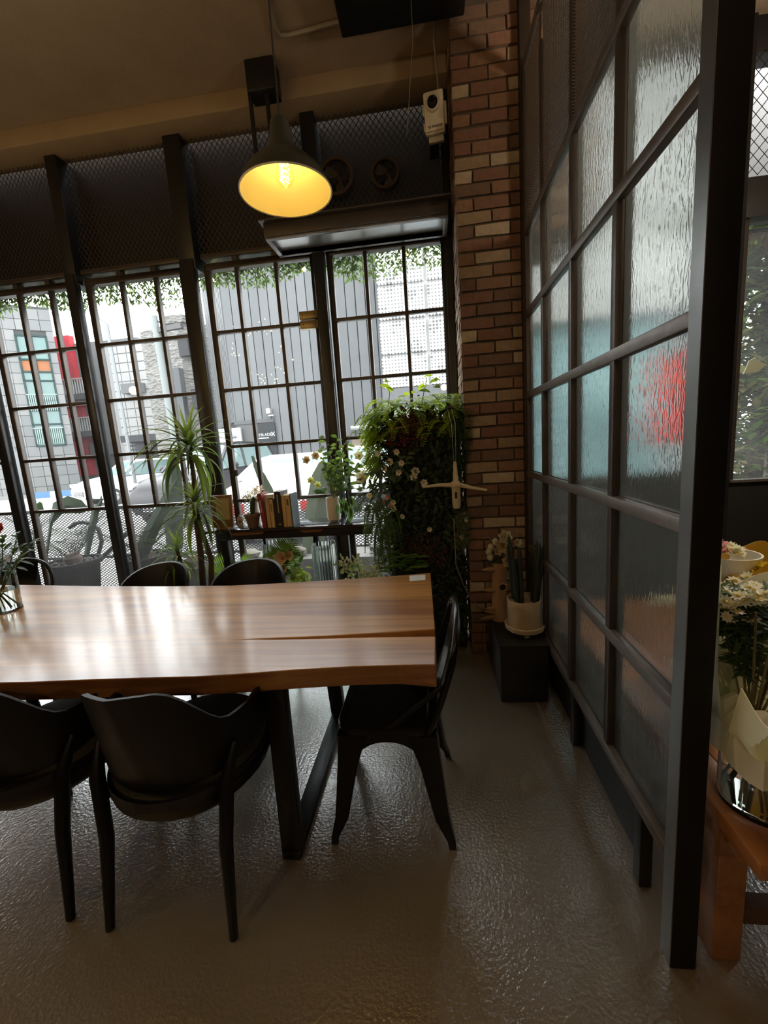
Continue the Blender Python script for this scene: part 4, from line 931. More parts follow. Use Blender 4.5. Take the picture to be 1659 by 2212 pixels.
_rm = (Matrix.Rotation(math.radians(-8), 3, 'Z') @ Matrix.Rotation(math.radians(14), 3, 'X')).to_4x4() @ Matrix.Rotation(PI / 2, 4, 'X')
lt_.rotation_euler = _rm.to_euler(); lt_.location = cc + (_rm.to_3x3() @ V(.004, -.062, .024)) - ct.location
MB().box(.09, .15, 2.92, 3.26, 3.40, 3.44).build('mount_arm', black, ct)
MB().tube([cc + V(.03, .02, .10), cc + V(.03, .04, .25), AY(937, 90, 2.95), AY(939, 45, 2.9), AY(930, 28, 2.85), AY(905, 30, 2.82), AY(870, 36, 2.8)], .006, 6).build('power_cable', M('cable_pale', (.34, .30, .25), .35), ct)
tag(MB().tube([(AY(892, 85, 2.6)[0], 2.6, 3.92), AY(892, 85, 2.6), AY(886, 180, 2.62), AY(879, 290, 2.64)], .0022, 4).build('hanging_wire', M('wire_grey', (.22, .2, .18), .4)), 'thin grey wire hanging from the ceiling left of the cream camera', 'wire')

# ================================================================== HANGING GARLAND AND BULBS OUTSIDE THE GLASS
lg = leafm('garland_leaf', (.10, .15, .06), .5)
gl_ = thing('leaf_garland', 'leafy green garland hung along the top of the windows outside', 'garland', (-2, 3.5, 2.9))
gcord = [(x, 3.47, 2.965 + .010 * math.sin(x * 9)) for x in np.linspace(-4.6, .2, 40)]
MB().tube(gcord, .006, 5).build('cord', M('twine', (.05, .045, .03), .8), gl_)
RG = random.Random(11); b = MB()
for x in np.arange(-4.6, .18, .0045):
    dens = 1.0 if x > -1.7 else .8
    for _ in range(6):
        z = 2.985 - RG.random() ** 1.7 * .17 * (1 + .5 * math.sin(x * 5.1) * math.sin(x * 2.3)); a = RG.uniform(0, 2 * PI)
        b.leaf((x + RG.uniform(-.02, .02), 3.47 + RG.uniform(-.05, .05), z), (math.cos(a), .5 * math.sin(a), -.9 + RG.uniform(-.3, .6)), (math.sin(a), RG.uniform(-1, 1), .5), RG.uniform(.028, .055), RG.uniform(.012, .02), .2, 2)
b.build('foliage', lg, gl_, kind='stuff')
sp = MB(); c = V(*AY(762, 575, 3.47)); top = V(*AY(770, 545, 3.47))
stm = MB().tube([top, c.lerp(top, .3), c + V(-.01, 0, -.06)], .003, 5).build('stem', M('twine', (.05, .045, .03), .8), gl_)
for k in range(9):
    p = c + V(RG.uniform(-.03, .04), 0, .06 - k * .018); s_ = 1 if k % 2 else -1
    sp.leaf(p, (s_ * .8, RG.uniform(-.3, .3), RG.uniform(-.8, .3)), (0, -1, .3), .075, .028, .25, 4)
sp.build('hanging_sprig', lg, gl_)
bulbm = M('warm_bulb', (1.0, .80, .38), .4, emit=14)
for k, (px_, py_) in enumerate(((462, 606), (657, 581), (103, 655), (277, 627), (880, 549))):
    c = V(*AY(px_, py_, 3.52)); lb = ('in the third window from the brick', 'beside the door post', 'at the far left window', 'over the middle window', 'at the perforated building, nearest the brick')[k]
    t = thing('string_bulb', 'lit round garland bulb ' + lb, 'bulb', c, 'lit bulbs on the garland')
    MB().sphere(c, .017, 12).build('globe', bulbm, t); MB().tube([c + V(0, 0, .015), c + V(0, 0, .04), (c.x, 3.48, 2.965)], [.008, .008, .003], 6).build('holder', black, t)

# ================================================================== DRACAENA (spiky potted plant)
dr = thing('dracaena', 'tall spiky dracaena with three leaf rosettes in front of the middle window', 'plant', (-1.68, 2.78, 0))
bark = M('bark', (.11, .075, .05), .9, noise=30, dark=.5, bump=(40, .6))
dl = [leafm('dracaena_leaf_%d' % k, c_, .4, .35) for k, c_ in enumerate(((.17, .23, .06), (.12, .17, .06), (.25, .30, .10), (.06, .08, .05)))]
heads = [(V(*AY(408, 958, 2.70)), 64, 1.0), (V(*AY(422, 1088, 2.70)), 54, .80), (V(*AY(383, 1192, 2.70)), 44, .72)]
h0, h1, h2 = (h[0] for h in heads)
DX, DY = -1.70, 2.70
MB().tube([(DX + .02, DY, .36), h1 + V(-.03, .03, -.35), h1 + V(-.025, .03, .0), h0 + V(-.01, .02, -.22), h0 + V(0, 0, .02)], [.024, .021, .018, .015, .012], 9).build('trunk', bark, dr)
MB().tube([(DX + .07, DY, .36), h1 + V(.06, .0, -.40), h1 + V(.01, 0, -.15), h1 + V(0, 0, .02)], [.022, .019, .016, .012], 9).build('trunk', bark, dr)
MB().tube([(DX - .05, DY, .36), h2.lerp(V(DX, DY, .42), .5) + V(-.03, 0, 0), h2 + V(.0, 0, .02)], [.018, .015, .011], 9).build('trunk', bark, dr)
lmesh = []
for k in range(7):   # strap leaves, from stiff to fully arched
    l_ = MB().leaf((0, 0, 0), (1, 0, .35 + .25 * (k % 3)), (0, 0, 1), 1.0, .105, (.15, .45, .8, 1.1, 1.35, 1.0, .6)[k], 9, tip=.75, fold=.35)
    lmesh.append([meshdata(l_, 'leaf', mt) for mt in dl])
RD = random.Random(4)
for (hp, n_, sc) in heads:
    for k in range(n_):
        t_ = k / n_; el = math.radians(78 - 105 * t_ + RD.uniform(-8, 8)); az = k * 2.39996 + RD.uniform(-.2, .2)
        L_ = sc * (.20 + .24 * min(1, t_ * 1.8)) * RD.uniform(.85, 1.15)
        if math.sin(az) > .35: L_ *= .75
        mk = 0 if t_ < .2 else (1 if t_ < .35 else RD.choice((2, 3, 4, 5))); mt = 2 if t_ < .3 and RD.random() < .6 else (0 if RD.random() < .55 else (1 if RD.random() < .75 else 3))
        inst('leaf', lmesh[mk][mt], dr, hp + V(0, 0, .05 - .16 * t_), (0, -el + .35, az), L_)
dead = MB()
for (hp, n_, sc) in heads[:2]:
    for k in range(26):
        a = RD.uniform(0, 2 * PI); dead.leaf(hp + V(.012 * math.cos(a), .012 * math.sin(a), -.10 - RD.random() * .08), (math.cos(a) * .6, math.sin(a) * .6, -.5), (0, 0, 1), RD.uniform(.06, .12), .008, .9, 3, tip=.8)
dead.build('dry_leaves', M('dry_leaf', (.16, .10, .06), .8), dr, kind='stuff')
MB().lathe([(.02, .0), (.13, .0), (.155, .30), (.165, .36), (.165, .385), (.150, .385), (.145, .36)], (DX, DY, 0), 28).build('pot', M('pot_black', (.03, .03, .03), .5), dr)
MB().lathe([(.146, .362), (.001, .37)], (DX, DY, 0), 24).build('soil', dirt, dr)

# ================================================================== SHELF TABLE WITH BOOKS
SZ = .955
sh = thing('console_shelf', 'narrow black stone topped console table along the window behind the chairs', 'console', (-1.1, 3.0, 0))
stone_top = M('polished_stone', (.030, .030, .032), .10, noise=6, dark=.55, coat=.5, coat_rough=.04)
MB().box(-1.72, -.42, 2.86, 3.185, SZ - .022, SZ).build('stone_top', stone_top, sh, bevel=.003)
ap = MB().box(-1.55, -.46, 2.90, 3.14, SZ - .085, SZ - .023).build('apron', M('apron_black', (.022, .020, .019), .4, noise=8), sh, bevel=.003)
ob = M('orange_wood', (.34, .17, .07), .45, noise=6, dark=.7)
for a_, b_ in ((495, 572), (645, 700)):
    x0, x1 = AY(a_, 1152, 2.9)[0], AY(b_, 1152, 2.9)[0]; MB().prism([(x0, SZ - .028), (x1, SZ - .028), (x1 - .02, SZ - .048), (x0 + .04, SZ - .052)], 'y', 2.893, 2.90).build('inlay', ob, sh)
for px_, w_ in ((491, .055), (748, .06), (686, .035), (577, .022)):
    x = AY(px_, 1200, 2.92)[0]; yy = 2.905 if w_ > .05 else 3.06
    x = AY(px_, 1200, yy + .02)[0]; MB().box(x - w_ / 2, x + w_ / 2, yy, yy + .05, 0, SZ - .085).build('leg', leg_m := lm, sh, bevel=.003)
def SH(px_, py_, Y): return AY(px_, py_, Y)[0]
# wooden picture frame
x0, x1 = SH(462, 1130, 2.92), SH(506, 1130, 2.92); zt = AY(482, 1070, 2.92)[2]
pfm = thing('picture_frame', 'brown wooden stand up frame holding a cream sheet on the console', 'frame', ((x0 + x1) / 2, 2.93, SZ))
wd_ = woodmat('frame_wood', (.30, .13, .05), (.15, .055, .02), .4, .2, 2, 2)
MB().add([(x0, 2.90, SZ + .014), (x1, 2.90, SZ + .014), (x1, 2.93, zt), (x0, 2.93, zt), (x0, 2.918, SZ + .014), (x1, 2.918, SZ + .014), (x1, 2.948, zt), (x0, 2.948, zt)], [(0, 1, 2, 3), (7, 6, 5, 4), (4, 5, 1, 0), (5, 6, 2, 1), (6, 7, 3, 2), (7, 4, 0, 3)]).build('frame_board', wd_, pfm, bevel=.002)
dz = zt - SZ - .014; yf = lambda z: 2.90 + .03 * (z - SZ - .014) / dz - .0012
za, zb = SZ + .014 + dz * .24, SZ + .014 + dz * .90; xa_, xb_ = x0 + (x1 - x0) * .22, x0 + (x1 - x0) * .86
MB().add([(xa_, yf(za), za), (xb_, yf(za), za), (xb_, yf(zb), zb), (xa_, yf(zb), zb), (xa_, yf(za) + .001, za), (xb_, yf(za) + .001, za), (xb_, yf(zb) + .001, zb), (xa_, yf(zb) + .001, zb)], [(0, 1, 2, 3), (4, 5, 1, 0), (5, 6, 2, 1), (6, 7, 3, 2), (7, 4, 0, 3)]).build('paper_sheet', M('cream_paper', (.52, .40, .22), .8, noise=4, dark=.9), pfm)
MB().box((x0 + x1) / 2 - .045, (x0 + x1) / 2 + .045, 2.88, 2.96, SZ, SZ + .014).build('stand', wd_, pfm, bevel=.002)
# little card tag
c = AY(519, 1126, 3.0); kt = thing('house_tag', 'small pale house shaped tag between the frame and the cactus pot', 'tag', (c[0], 3.0, SZ))
MB().box(c[0] - .022, c[0] + .022, 2.995, 3.002, SZ, SZ + .062).prism([(c[0] - .024, SZ + .062), (c[0] + .024, SZ + .062), (c[0], SZ + .09)], 'y', 2.995, 3.002).build('card', M('card_pale', (.55, .55, .48), .7), kt)
MB().lathe([(.001, .003), (.012, .002), (.012, .0)], (c[0], 2.995, SZ + .037), 16, rot=rx).build('dark_spot', M('spot_grey', (.18, .18, .16), .6), kt)
# cactus in terracotta pot
cp = AY(548, 1138, 2.95); ctp = thing('cactus_pot', 'terracotta pot with a finger shaped green cactus on the console', 'plant', (cp[0], 2.95, SZ))
MB().lathe([(.001, 0), (.038, 0), (.052, .072), (.057, .074), (.060, .100), (.052, .100), (.049, .085), (.001, .084)], (cp[0], 2.95, SZ), 28).build('pot', terra, ctp)
q = V(cp[0] + .003, 2.95, SZ + .08)
MB().tube([q, q + V(.004, 0, .05), q + V(.012, 0, .10), q + V(.022, 0, .135), q + V(.026, 0, .145)], [.016, .020, .020, .014, .005], 10).build('cactus_stem', M('cactus_green', (.045, .09, .035), .6, noise=40, dark=.5), ctp)
# small pale vase with dried flowers behind it
cv = AY(553, 1120, 3.10); dv_ = thing('dried_flower_vase', 'pale slim vase of cream and pink dried flowers behind the cactus', 'vase', (cv[0], 3.10, SZ))
MB().lathe([(.001, 0), (.034, 0), (.040, .06), (.030, .13), (.036, .165), (.032, .165), (.026, .13)], (cv[0], 3.10, SZ), 24).build('vase', M('vase_greywhite', (.62, .62, .58), .4), dv_)
RF = random.Random(8)
def puff(mb, c, r, n, L_, w_, rr=RF):
    for _ in range(n):
        d = V(rr.gauss(0, 1), rr.gauss(0, 1), rr.gauss(0, 1)).normalized(); mb.leaf(V(*c) + d * r * rr.uniform(.2, .9), d, (rr.random(), rr.random(), 1), L_, w_, .1, 2)
    return mb
m1, m2 = MB(), MB()
for k in range(9): puff(m1, (cv[0] + RF.uniform(-.07, .02), 3.10 + RF.uniform(-.04, .04), SZ + .235 + RF.uniform(-.04, .03)), .025, 20, .022, .008)
for k in range(7): puff(m2, (cv[0] + RF.uniform(.0, .07), 3.10 + RF.uniform(-.04, .04), SZ + .25 + RF.uniform(-.025, .03)), .025, 22, .020, .010)
m1.build('yellow_flowers', leafm('dry_yellow', (.36, .30, .12), .3), dv_, kind='stuff'); m2.build('pink_flowers', leafm('dry_pink', (.62, .46, .42), .3), dv_, kind='stuff')
stv = MB()
for k in range(8): stv.tube([(cv[0], 3.10, SZ + .12), (cv[0] + RF.uniform(-.06, .06), 3.10 + RF.uniform(-.03, .03), SZ + .23)], .0018, 4)
stv.build('stems', M('dry_stem', (.2, .16, .07), .8), dv_, kind='stuff')
# books, spines towards the room
pagem = M('book_pages', (.62, .56, .42), .8, stretch=(1, 1, 30), noise=10, dark=.8)
def book(x0, x1, h, cmat, label, y0=2.885, dep=.145, tilt=0., marks=None, split=None):
    b = thing('book', label, 'book', ((x0 + x1) / 2, y0 + dep / 2, SZ), 'books on the console'); w = x1 - x0; e = .0022
    cv_ = MB().box(x0, x1, y0, y0 + .004, SZ, SZ + h).box(x0, x0 + e, y0 + .004, y0 + dep, SZ, SZ + h).box(x1 - e, x1, y0 + .004, y0 + dep, SZ, SZ + h)
    cv_.build('cover', cmat, b, bevel=.0008, seg=1); MB().box(x0 + e, x1 - e, y0 + .004, y0 + dep - .004, SZ + .003, SZ + h - .004).build('pages', pagem, b)
    if marks:
        k_ = MB()
        for (u0, u1, v0, v1) in marks: k_.box(x0 + w * u0, x0 + w * u1, y0 - .0006, y0, SZ + h * v0, SZ + h * v1)
        k_.build('spine_print', M('spine_ink_light' if 'black' in label or 'red' in label else 'spine_ink', (.45, .38, .3) if 'black' in label or 'red' in label else (.12, .09, .05), .6), b)
    if tilt: b.rotation_euler = (0, tilt, 0)
    return b
BX = lambda p_, y_=1140: AY(p_, y_, 2.885)[0]
cY, cR, cB, cG = M('cover_cream', (.58, .42, .20), .6, noise=5, dark=.9), M('cover_red', (.27, .025, .03), .5), M('cover_black', (.022, .016, .016), .5), M('cover_grey', (.11, .13, .145), .6)
ht = lambda p_, y_: AY(p_, y_, 2.885)[2] - SZ
book(BX(568), BX(576.5), ht(563, 1066), cR, 'dark red hardback at the left end of the book row', tilt=math.radians(-4), marks=[(.35, .6, .45, .8)])
book(BX(579), BX(586.5), ht(575, 1070), cY, 'cream book next to the red one', marks=[(.4, .6, .7, .9)])
book(BX(587.5), BX(595), ht(585, 1079), cY, 'cream book under the white paper, left of the slim dark book', marks=[(.35, .6, .55, .85)])
book(BX(595.6), BX(599), ht(592, 1079), M('cover_plum', (.035, .028, .04), .5), 'slim dark book left of the tall black book')
book(BX(599.6), BX(613), ht(600, 1062), cB, 'tall black hardback with pale spine lettering', tilt=0, marks=[(.38, .55, .40, .92), (.3, .65, .06, .10)], dep=.16)
book(BX(614), BX(621.5), ht(612, 1070), cY, 'cream book right of the tall black book', marks=[(.4, .6, .55, .92)])
book(BX(622), BX(631.5), ht(622, 1070), cY, 'cream book with bold spine marks beside the grey book', marks=[(.3, .7, .68, .88)])
book(BX(632), BX(634.5), ht(634, 1067), cG, 'blue grey book closing the right end of the row', dep=.15)
wp = thing('paper_slip', 'folded white paper slip lying on top of the cream books', 'paper', (BX(587), 2.93, SZ + ht(587, 1078)))
zz = SZ + max(ht(585, 1079), ht(575, 1070)) + .001
MB().box(BX(577), BX(597), 2.885, 3.0, zz, zz + .002).box(BX(584), BX(597), 2.882, 2.884, zz - .022, zz + .002).build('paper', M('paper_white', (.75, .73, .70), .8), wp)
# white vase with eucalyptus
ev = V(*AY(723, 1127, 3.0)); ev.z = SZ
va = thing('eucalyptus_vase', 'white ceramic vase with eucalyptus and pale flowers on the console', 'vase', ev)
MB().lathe([(.001, .0), (.030, 0), (.036, .008), (.047, .018), (.052, .05), (.052, .16), (.050, .185), (.046, .185), (.047, .15), (.03, .03)], ev, 32).build('vase', white, va)
eug = [leafm('euca_a', (.13, .20, .06), .45), leafm('euca_b', (.09, .15, .07), .4), leafm('euca_c', (.24, .34, .10), .5)]
RE = random.Random(15); stems = MB(); lv = [MB(), MB(), MB()]
tips = [(690, 945), (705, 955), (728, 945), (745, 960), (760, 990), (775, 1010), (700, 1005), (715, 985), (680, 1065), (748, 1030), (735, 1000), (770, 1045), (783, 1000), (790, 1055), (760, 935), (712, 1030)]
for k, (px_, py_) in enumerate(tips):
    e = V(*AY(px_, py_, 3.0 + RE.uniform(-.09, .09))); p0 = ev + V(RE.uniform(-.02, .02), RE.uniform(-.02, .02), .17); m_ = p0.lerp(e, .5) + V(0, 0, .04)
    pts = [p0, p0.lerp(m_, .6) + V(0, 0, .01), m_, m_.lerp(e, .5), e]; stems.tube(pts, .0022, 5)
    for j in range(11):
        t_ = .3 + .7 * j / 10; q = p0.lerp(m_, t_ * 2) if t_ < .5 else m_.lerp(e, t_ * 2 - 1); a = RE.uniform(0, 2 * PI)
        rd = k % 3 == 0
        lv[RE.choice((0, 0, 1, 2) if py_ < 1000 else (0, 1, 1))].leaf(q, (math.cos(a), .7 * math.sin(a), RE.uniform(-.2, .6)), (RE.uniform(-.5, .5), -1, RE.uniform(.2, 1)), RE.uniform(.035, .05) if rd else RE.uniform(.05, .075), RE.uniform(.032, .042) if rd else RE.uniform(.02, .03), .25, 4)
for k in range(16):   # drooping leaves over the rim
    a = RE.uniform(-.4, .9); q = ev + V(.05 + .11 * RE.random(), -.05, .20 - .12 * RE.random()); lv[1].leaf(q, (RE.uniform(-.3, .6), -.2, -1), (0, -1, .2), RE.uniform(.07, .10), .026, .1, 4)
stems.build('stems', M('euca_stem', (.16, .15, .06), .7), va, kind='stuff')
for k in range(3): lv[k].build('foliage', eug[k], va, kind='stuff')
def flower(name, c, d, r, mat, parent, n=6, cmat=None, cup=.5):
    d = V(*d).normalized(); u = d.orthogonal().normalized(); w = d.cross(u); f = MB()
    for k in range(n):
        a = 2 * PI * k / n; o = u * math.cos(a) + w * math.sin(a); f.leaf(V(*c), (o + d * cup).normalized(), d, r * 1.1, r * .9, -.05, 3)
    o = f.build(name, mat, parent)
    if cmat: MB().sphere(V(*c) + d * r * .15, r * .2, 8).build('flower_centre', cmat, o)
    return o
petp = leafm('petal_mauve', (.48, .34, .30), .35); pety = leafm('petal_greenwhite', (.62, .66, .34), .4); petw = leafm('petal_white', (.78, .74, .62), .35); yc = M('pollen', (.55, .36, .05), .8)
for (px_, py_, mt, r_) in ((682, 984, petp, .035), (663, 994, petp, .034), (671, 1038, pety, .030), (686, 1048, pety, .030), (783, 1030, petw, .055), (776, 985, petw, .04)):
    flower('flower', AY(px_, py_, 2.95), (RE.uniform(-.4, .4), -1, RE.uniform(-.1, .4)), r_, mt, va, 6, yc)
# ================================================================== PLANTED GREEN WALL COLUMN beside the brick
gw = thing('planted_column', 'tall dark column covered in ferns, ivy and artificial flowers beside the brick pillar', 'plant', (-.09, 2.98, 0))
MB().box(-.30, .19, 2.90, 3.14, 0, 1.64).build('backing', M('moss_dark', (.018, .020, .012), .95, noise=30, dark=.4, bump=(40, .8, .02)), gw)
RW = random.Random(31)
def G(px_, py_, Y=2.86): return V(*AY(px_, py_, Y))
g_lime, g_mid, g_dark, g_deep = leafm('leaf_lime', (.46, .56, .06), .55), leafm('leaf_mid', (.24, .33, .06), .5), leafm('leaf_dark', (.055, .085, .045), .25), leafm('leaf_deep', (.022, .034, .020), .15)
def frond(mb, p, d, L, n=16, w=.05, droop=1.0, lw=.012, side=(0, 0, 1)):
    p = V(*p); d = V(*d).normalized(); q = p.copy(); pts = [q.copy()]
    for k in range(n):
        t_ = k / n; sd = d.cross(V(*side)); sd = sd.normalized() if sd.length > .01 else d.orthogonal()
        for s_ in (-1, 1): mb.leaf(q, sd * s_ + d * .55 + V(0, 0, -.15), (0, -.4, 1), w * (1.05 - .8 * t_) * (.6 + 1.2 * min(t_, .33)), lw, .3, 2)
        d = (d + V(0, 0, -1) * droop * .12).normalized(); q = q + d * (L / n); pts.append(q.copy())
    return pts
# dark leaf cover over the whole face and flanks
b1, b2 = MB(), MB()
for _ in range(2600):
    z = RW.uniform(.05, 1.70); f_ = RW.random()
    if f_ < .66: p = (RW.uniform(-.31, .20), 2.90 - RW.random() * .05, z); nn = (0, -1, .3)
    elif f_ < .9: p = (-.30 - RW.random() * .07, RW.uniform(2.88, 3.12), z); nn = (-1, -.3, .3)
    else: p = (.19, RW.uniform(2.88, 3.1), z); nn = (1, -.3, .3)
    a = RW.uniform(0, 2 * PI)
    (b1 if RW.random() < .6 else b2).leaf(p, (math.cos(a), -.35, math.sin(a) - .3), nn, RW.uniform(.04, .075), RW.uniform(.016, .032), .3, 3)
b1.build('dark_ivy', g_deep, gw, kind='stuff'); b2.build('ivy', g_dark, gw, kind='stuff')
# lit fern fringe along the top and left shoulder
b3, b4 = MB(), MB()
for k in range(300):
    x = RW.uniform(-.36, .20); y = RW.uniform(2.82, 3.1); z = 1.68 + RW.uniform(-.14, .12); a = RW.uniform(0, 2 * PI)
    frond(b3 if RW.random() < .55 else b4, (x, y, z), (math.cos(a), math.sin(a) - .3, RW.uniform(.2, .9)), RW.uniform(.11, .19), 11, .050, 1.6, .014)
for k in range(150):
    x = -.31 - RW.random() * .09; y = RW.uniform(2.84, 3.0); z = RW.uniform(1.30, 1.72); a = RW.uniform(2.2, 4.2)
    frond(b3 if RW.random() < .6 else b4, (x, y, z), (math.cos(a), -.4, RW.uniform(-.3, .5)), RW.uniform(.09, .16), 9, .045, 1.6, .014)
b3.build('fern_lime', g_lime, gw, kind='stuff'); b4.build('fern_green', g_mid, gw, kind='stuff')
big = [meshdata(MB().leaf((0, 0, 0), (1, 0, .25), (0, 0, 1), 1, .55, .35, 5, fold=.25), 'leaf', mt) for mt in (g_lime, g_mid)]
for k, (px_, py_) in enumerate(((838, 822), (832, 838), (845, 848), (915, 815), (928, 826), (918, 838), (940, 822), (905, 845), (930, 848), (815, 865), (825, 880), (870, 852), (950, 838), (820, 905), (842, 880), (812, 925), (850, 845), (890, 850))):
    c = G(px_, py_, 2.88 + RW.uniform(-.05, .08)); inst('leaf', big[0 if k % 4 else 1], gw, c, (RW.uniform(-.6, .6), RW.uniform(-1.0, .1), RW.uniform(0, 6.28)), RW.uniform(.055, .085))
MB().tube([G(838, 880, 2.9), G(842, 850, 2.89), G(835, 820, 2.88)], .003, 5).build('stem', g_mid, gw); MB().tube([G(910, 880, 2.9), G(915, 850, 2.89), G(922, 818, 2.88)], .003, 5).build('stem', g_mid, gw)
# reddish dried hydrangea and berries
b5 = MB()
for _ in range(420):
    c = G(RW.gauss(885, 20), RW.gauss(925, 24), 2.82 + RW.uniform(-.02, .03)); a = RW.uniform(0, 6.3); b5.leaf(c, (math.cos(a), -.5, math.sin(a)), (0, -1, 0), .022, .012, .2, 2)
for _ in range(260):
    c = G(RW.gauss(905, 28), RW.gauss(1195, 20), 2.83); a = RW.uniform(0, 6.3); b5.leaf(c, (math.cos(a), -.4, math.sin(a)), (0, -1, 0), .03, .015, .2, 2)
b5.build('rust_flowers', leafm('rust_leaf', (.10, .045, .022), .25), gw, kind='stuff')
bm_ = M('berry_red', (.16, .012, .02), .2); bsrc = meshdata(MB().sphere((0, 0, 0), .008, 8), 'berry', bm_)
for k in range(26): inst('berry', bsrc, gw, G(RW.gauss(860, 22), RW.gauss(955, 10) - .02 * k, 2.80))
MB().tube([G(838, 928, 2.80), G(872, 922, 2.80), G(905, 915, 2.82)], .005, 6).build('twig', M('twig_pale', (.22, .15, .09), .8), gw)
# white magnolia-like flowers with leaves
wf1 = leafm('petal_cream', (.88, .84, .74), .3)
for (px_, py_, r_, dx) in ((897, 1017, .034, .1), (862, 1020, .028, -.3), (893, 1030, .03, .1), (868, 1000, .026, -.2), (845, 997, .03, -.5), (833, 1012, .026, -.6), (858, 976, .026, -.3), (818, 980, .026, -.6), (783, 1032, .045, -.5), (800, 1070, .028, -.4), (850, 1098, .026, 0), (928, 1143, .022, 0), (870, 1115, .022, -.2), (915, 1042, .03, .2), (850, 1085, .024, -.2), (1006, 1122, .02, .5), (996, 1160, .02, .4)):
    flower('flower', G(px_, py_, 2.79), (dx, -1, -.1), r_, wf1, gw, 6, yc, .6)
for (px_, py_) in ((828, 1085), (838, 1075), (845, 1092), (822, 1100)): flower('flower', G(px_, py_, 2.79), (-.3, -1, .2), .024, leafm('petal_pink', (.62, .34, .34), .35), gw, 7, None, .7)
b6 = MB()
for (px_, py_) in ((857, 1017), (880, 1025), (848, 1010), (870, 990), (838, 1020), (800, 1035), (815, 1045), (812, 1010), (826, 1060), (806, 1095)):
    for k in range(9): b6.leaf(G(px_ + RW.uniform(-14, 14), py_ + RW.uniform(-12, 12), 2.80), (RW.uniform(-1, 1), -.4, RW.uniform(-1, .6)), (0, -1, .2), .065, .020, .3, 3)
b6.build('flower_leaves', leafm('leaf_bluegreen', (.10, .15, .10), .35), gw, kind='stuff')
# hanging boston fern on the left, long dropping fronds
b7 = MB()
for k in range(54):
    c = G(RW.uniform(795, 852), RW.uniform(1085, 1150), 2.80 + RW.uniform(-.03, .05)); frond(b7, c, (RW.uniform(-.5, .4), -.35, RW.uniform(-.3, .6)), RW.uniform(.18, .34), 20, .040, 2.6, .010)
for k in range(16):
    c = G(RW.uniform(785, 840), RW.uniform(1060, 1100), 2.82); frond(b7, c, (-.8, -.3, RW.uniform(.2, .9)), RW.uniform(.10, .16), 12, .035, 1.8, .009)
b7.build('hanging_fern', leafm('fern_mid', (.12, .19, .06), .45), gw, kind='stuff')
# palm fronds at the right shoulder
pfm_ = leafm('palm_dark', (.05, .10, .035), .35)
for (a_, b_, L_) in (((975, 880), (1010, 980), .62), ((965, 870), (1025, 930), .5), ((985, 900), (1000, 1010), .55)):
    p0, p1 = G(*a_, 2.84), G(*b_, 2.76); m_ = MB(); pts = frond(m_, p0, (p1 - p0) + V(0, 0, .12), (p1 - p0).length * 1.15, 20, .16, 1.0, .014, (0, -1, .15)); m_.tube(pts, .003, 4); m_.build('palm_frond', pfm_, gw)
b8 = MB()
for k in range(220):
    c = G(RW.uniform(985, 1008), RW.uniform(1105, 1180), 2.80); b8.leaf(c, (RW.uniform(-1, 1), -.3, RW.uniform(-1, .3)), (0, -1, 0), .045, .014, .3, 2)
b8.build('trailing_leaves', leafm('trail_leaf', (.14, .17, .09), .4), gw, kind='stuff')
b9 = MB()
for k in range(60): a = RW.uniform(0, 6.3); b9.leaf((RW.uniform(-.36, -.1), RW.uniform(2.72, 2.85), .62 + RW.uniform(0, .12)), (math.cos(a), -.5, .5), (0, -.3, 1), .11, .035, .4, 3)
b9.build('low_leaves', leafm('leaf_fresh', (.16, .27, .06), .45), gw, kind='stuff')
# hanging cream propeller shaped ornament
oc = G(985, 1055, 2.66); orn = thing('hanging_ornament', 'cream cross shaped hanging ornament with two thin arms before the planted column', 'ornament', oc)
om = M('ornament_cream', (.60, .50, .34), .45, noise=8, dark=.85)
MB().lathe([(.003, .17), (.010, .165), (.014, .10), (.018, .05), (.036, .030), (.036, .015), (.028, .005), (.026, -.10), (.022, -.125), (.010, -.13), (.001, -.13)], oc, 20).build('body', om, orn)
for s_, ex in ((-1, AY(912, 1052, 2.64)), (1, AY(1052, 1059, 2.66))):
    MB().tube([oc + V(s_ * .02, 0, .022), oc.lerp(V(*ex), .5) + V(0, 0, .016 if s_ < 0 else .010), V(*ex)], [.016, .0115, .008], 10).build('arm', om, orn)
MB().box(oc.x - .010, oc.x + .004, oc.y - .030, oc.y - .020, oc.z - .06, oc.z - .02).build('dark_slot', black, orn)
for dx in (-.006, .006): MB().tube([oc + V(dx, 0, .165), oc + V(dx * 2, .0, .40), (oc.x - .02 + dx * 2, 2.67, 1.69)], .0016, 4).build('wire', M('wire_silver', (.4, .4, .38), .35, .6), orn)
MB().box(oc.x - .045, oc.x + .005, 2.66, 2.90, 1.69, 1.70).build('hook_rail', black, orn)
cdm = M('cord_tan', (.20, .17, .13), .6)
pw_ = thing('power_cord', 'thin cream cord dropping down beside the brick pillar', 'cord', G(985, 1150, 2.70))
MB().tube([G(980, 1120, 2.70), G(983, 1170, 2.70), G(985, 1220, 2.70), G(1000, 1260, 2.71), G(1015, 1290, 2.74), G(1035, 1312, 2.76), G(1050, 1322, 2.76), G(1062, 1345, 2.74), (.30, 2.72, .25), (.28, 2.74, .004)], .0042, 6).build('cord_line', cdm, pw_)

